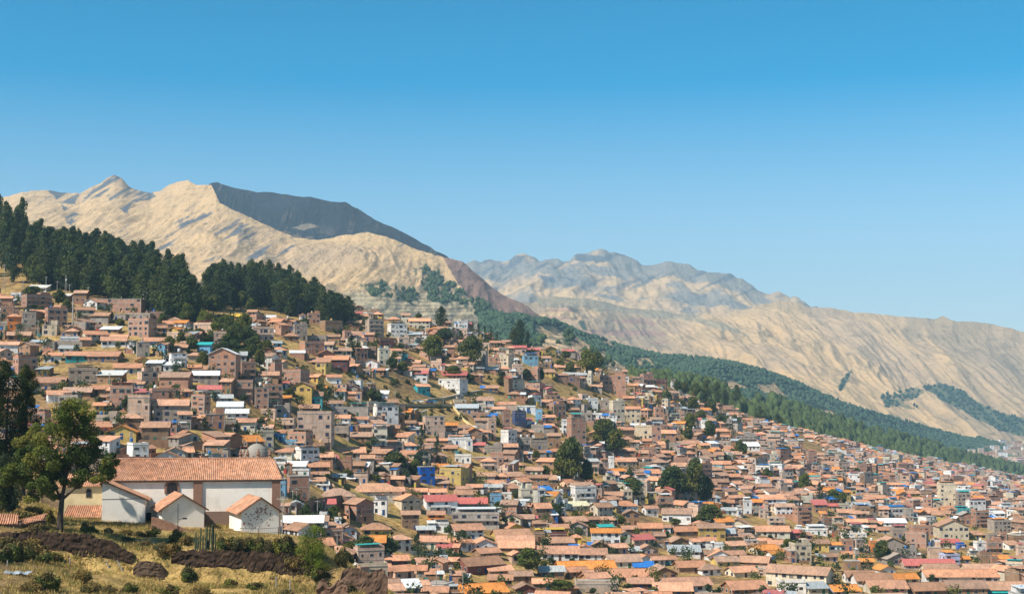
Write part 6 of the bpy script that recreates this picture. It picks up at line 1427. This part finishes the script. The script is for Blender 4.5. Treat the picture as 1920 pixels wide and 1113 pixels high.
for i, q in enumerate(SHR):
    a = q.split(); px, py, hp, wp = [float(v) for v in a[:4]]; p = gpt(px, py); s = p.y / F
    lk = 'scrubby green shrub' if a[4] == 's' else 'dry brownish shrub'
    FA = [('the adobe sheds', 40, 990), ('the big foreground eucalyptus', 112, 960), ('the left iron railing', 225, 995), ('the cactus clump', 380, 1010), ('the stained church gable', 487, 1000), ('the dry-stone wall patch', 280, 1062), ('the bright green drooping tree', 585, 1040),
          ('the broken adobe stump', 620, 1100), ('the white tarpaulin', 40, 1075), ('the long shaded earth wall', 460, 1060), ('the leaning wooden posts', 210, 1070), ('the ruined adobe wall', 685, 1090)]
    keep = ANCH; ANCH = FA; lab = uniq(lk, px, py); ANCH = keep
    put_tree(a[4], p - Vector((0, 0, .1)), hp * s * 1.05, wp * s * 1.9, lab, 'shrub', 'shrubs on the near spur', 900 + i)
cp = gpt(380, 1034); t = thing('cactus_clump', cp, 'clump of tall column cactuses on the wall edge before the church', 'cactus'); rr = random.Random(3)
for k in range(17):
    x = rr.uniform(-1.9, 1.9); h = rr.uniform(1.2, 3.6); m_ = MB(); y = rr.uniform(-.5, .5); m_.tube((x, y, -.3), (x + rr.uniform(-.15, .15), y, h), .12, .10, 7, 0, (.05, .07, .04)); m_.tube((x, y, h - .02), (x, y, h + .12), .10, .03, 7, 0, (.05, .07, .04))
    link('stem', m_.mesh('stem', [mat_plain('cactus', (.06, .075, .045))] if k == 0 else [bpy.data.materials['cactus']]), t)
tp = gpt(30, 1076); t = bpy.data.objects.new('tarpaulin', None)
m_ = MB(); n = 14
G_ = [[(tp.x - 2.2 + 4 * i / n, tp.y - 1.0 + 2.4 * j / 5, tp.z + .2 + (.10 * math.sin(i * 1.3 + j)) + .08 * math.sin(i * 2.9 - j * 2)) for i in range(n + 1)] for j in range(6)]
for j in range(5):
    for i in range(n): m_.face([G_[j][i], G_[j][i + 1], G_[j + 1][i + 1], G_[j + 1][i]], 0, (.5, .5, .5))
o = link('tarpaulin', m_.mesh('tarpaulin', [mat_plain('tarp', (.34, .38, .42), .6, .2)])); tag(o, 'crumpled pale tarpaulin lying at the bottom left', 'tarpaulin')
for i, (a, b, c_, d_, lb) in enumerate([(199, 1051, 206, 1067, 'upper leaning grey post on the bank below the earthen wall'), (220, 1050, 232, 1070, 'lower leaning grey post on the bank below the earthen wall'), (131, 1046, 132, 1060, 'short upright grey post left of the leaning ones'),
                                    (518, 1080, 518, 1100, 'thin upright stake under the long earth wall'), (544, 1086, 544, 1108, 'thin upright stake nearest the drooping tree'), (14, 1050, 14, 1064, 'short post at the left edge near the tarpaulin')]):
    p = gpt(c_, d_); q = px_pt(a, b, p.y - .1); m_ = MB(); m_.tube(p - Vector((0, 0, .3)), q, .09, .08, 6); o = link('wooden_post', m_.mesh('wooden_post', [MPOLE])); tag(o, lb, 'post', 'posts on the near bank')
# dry grass over the near spur
rs = np.random.RandomState(12); nt = 34000; V = []; C = []
uu = rs.uniform(-.37, -.075, nt); dd = 150 + 100 * rs.rand(nt) ** .8
for i in range(nt):
    u, d = uu[i], dd[i]; z = spur(u, d) - .1; x = u * d
    h = rs.uniform(.25, .75) * (1.0 if fbm(np.array([x / 5]), np.array([d / 5]), 2, 4)[0] > .48 else .45)
    cc = ((.55, .40, .15), (.46, .34, .11), (.60, .46, .19), (.24, .24, .07), (.38, .25, .11))[rs.randint(5)]
    for k in range(4):
        a = rs.uniform(0, 6.28); b = rs.uniform(0, 6.28); w = .07; lx, ly = math.cos(b) * h * .45, math.sin(b) * h * .45; ox, oy = rs.uniform(-.3, .3, 2)
        V += [(x + ox - w * math.cos(a), d + oy - w * math.sin(a), z), (x + ox + w * math.cos(a), d + oy + w * math.sin(a), z), (x + ox + lx, d + oy + ly, z + h)]; C += [cc] * 3
V = np.array(V); nf = len(V) // 3
me = bpy.data.meshes.new('dry_grass'); me.vertices.add(len(V)); me.vertices.foreach_set('co', V.ravel()); me.loops.add(len(V)); me.loops.foreach_set('vertex_index', np.arange(len(V), dtype=np.int32))
me.polygons.add(nf); me.polygons.foreach_set('loop_start', (np.arange(nf) * 3).astype(np.int32)); me.polygons.foreach_set('loop_total', np.full(nf, 3, np.int32)); me.update(calc_edges=True)
a = me.color_attributes.new('Col', 'FLOAT_COLOR', 'POINT'); c4 = np.ones((len(V), 4)); c4[:, :3] = np.array(C); a.data.foreach_set('color', c4.ravel()); me.materials.append(ML)
o = bpy.data.objects.new('dry_grass', me); COL.objects.link(o); tag(o, 'dry golden grass covering the near spur below the church', 'grass', None, 'stuff')

# ------------------------------------------------------------------ air
hb = MB(); hb.box(-6500, 6500, -300, 10700, -301, 960, 0, (1, 1, 1), True)
hm = bpy.data.materials.new('haze'); hm.use_nodes = True; hn = hm.node_tree; hn.nodes.clear()
ho = hn.nodes.new('ShaderNodeOutputMaterial'); hv = hn.nodes.new('ShaderNodeVolumePrincipled'); hv.inputs['Density'].default_value = HAZE_DENSITY
hv.inputs['Color'].default_value = (.47, .77, 1.0, 1); hv.inputs['Anisotropy'].default_value = 0.0
hn.links.new(hv.outputs[0], ho.inputs['Volume'])
o = link('haze', hb.mesh('haze', [hm])); tag(o, 'thin bluish haze lying over the town and the mountains', 'haze', None, 'stuff')
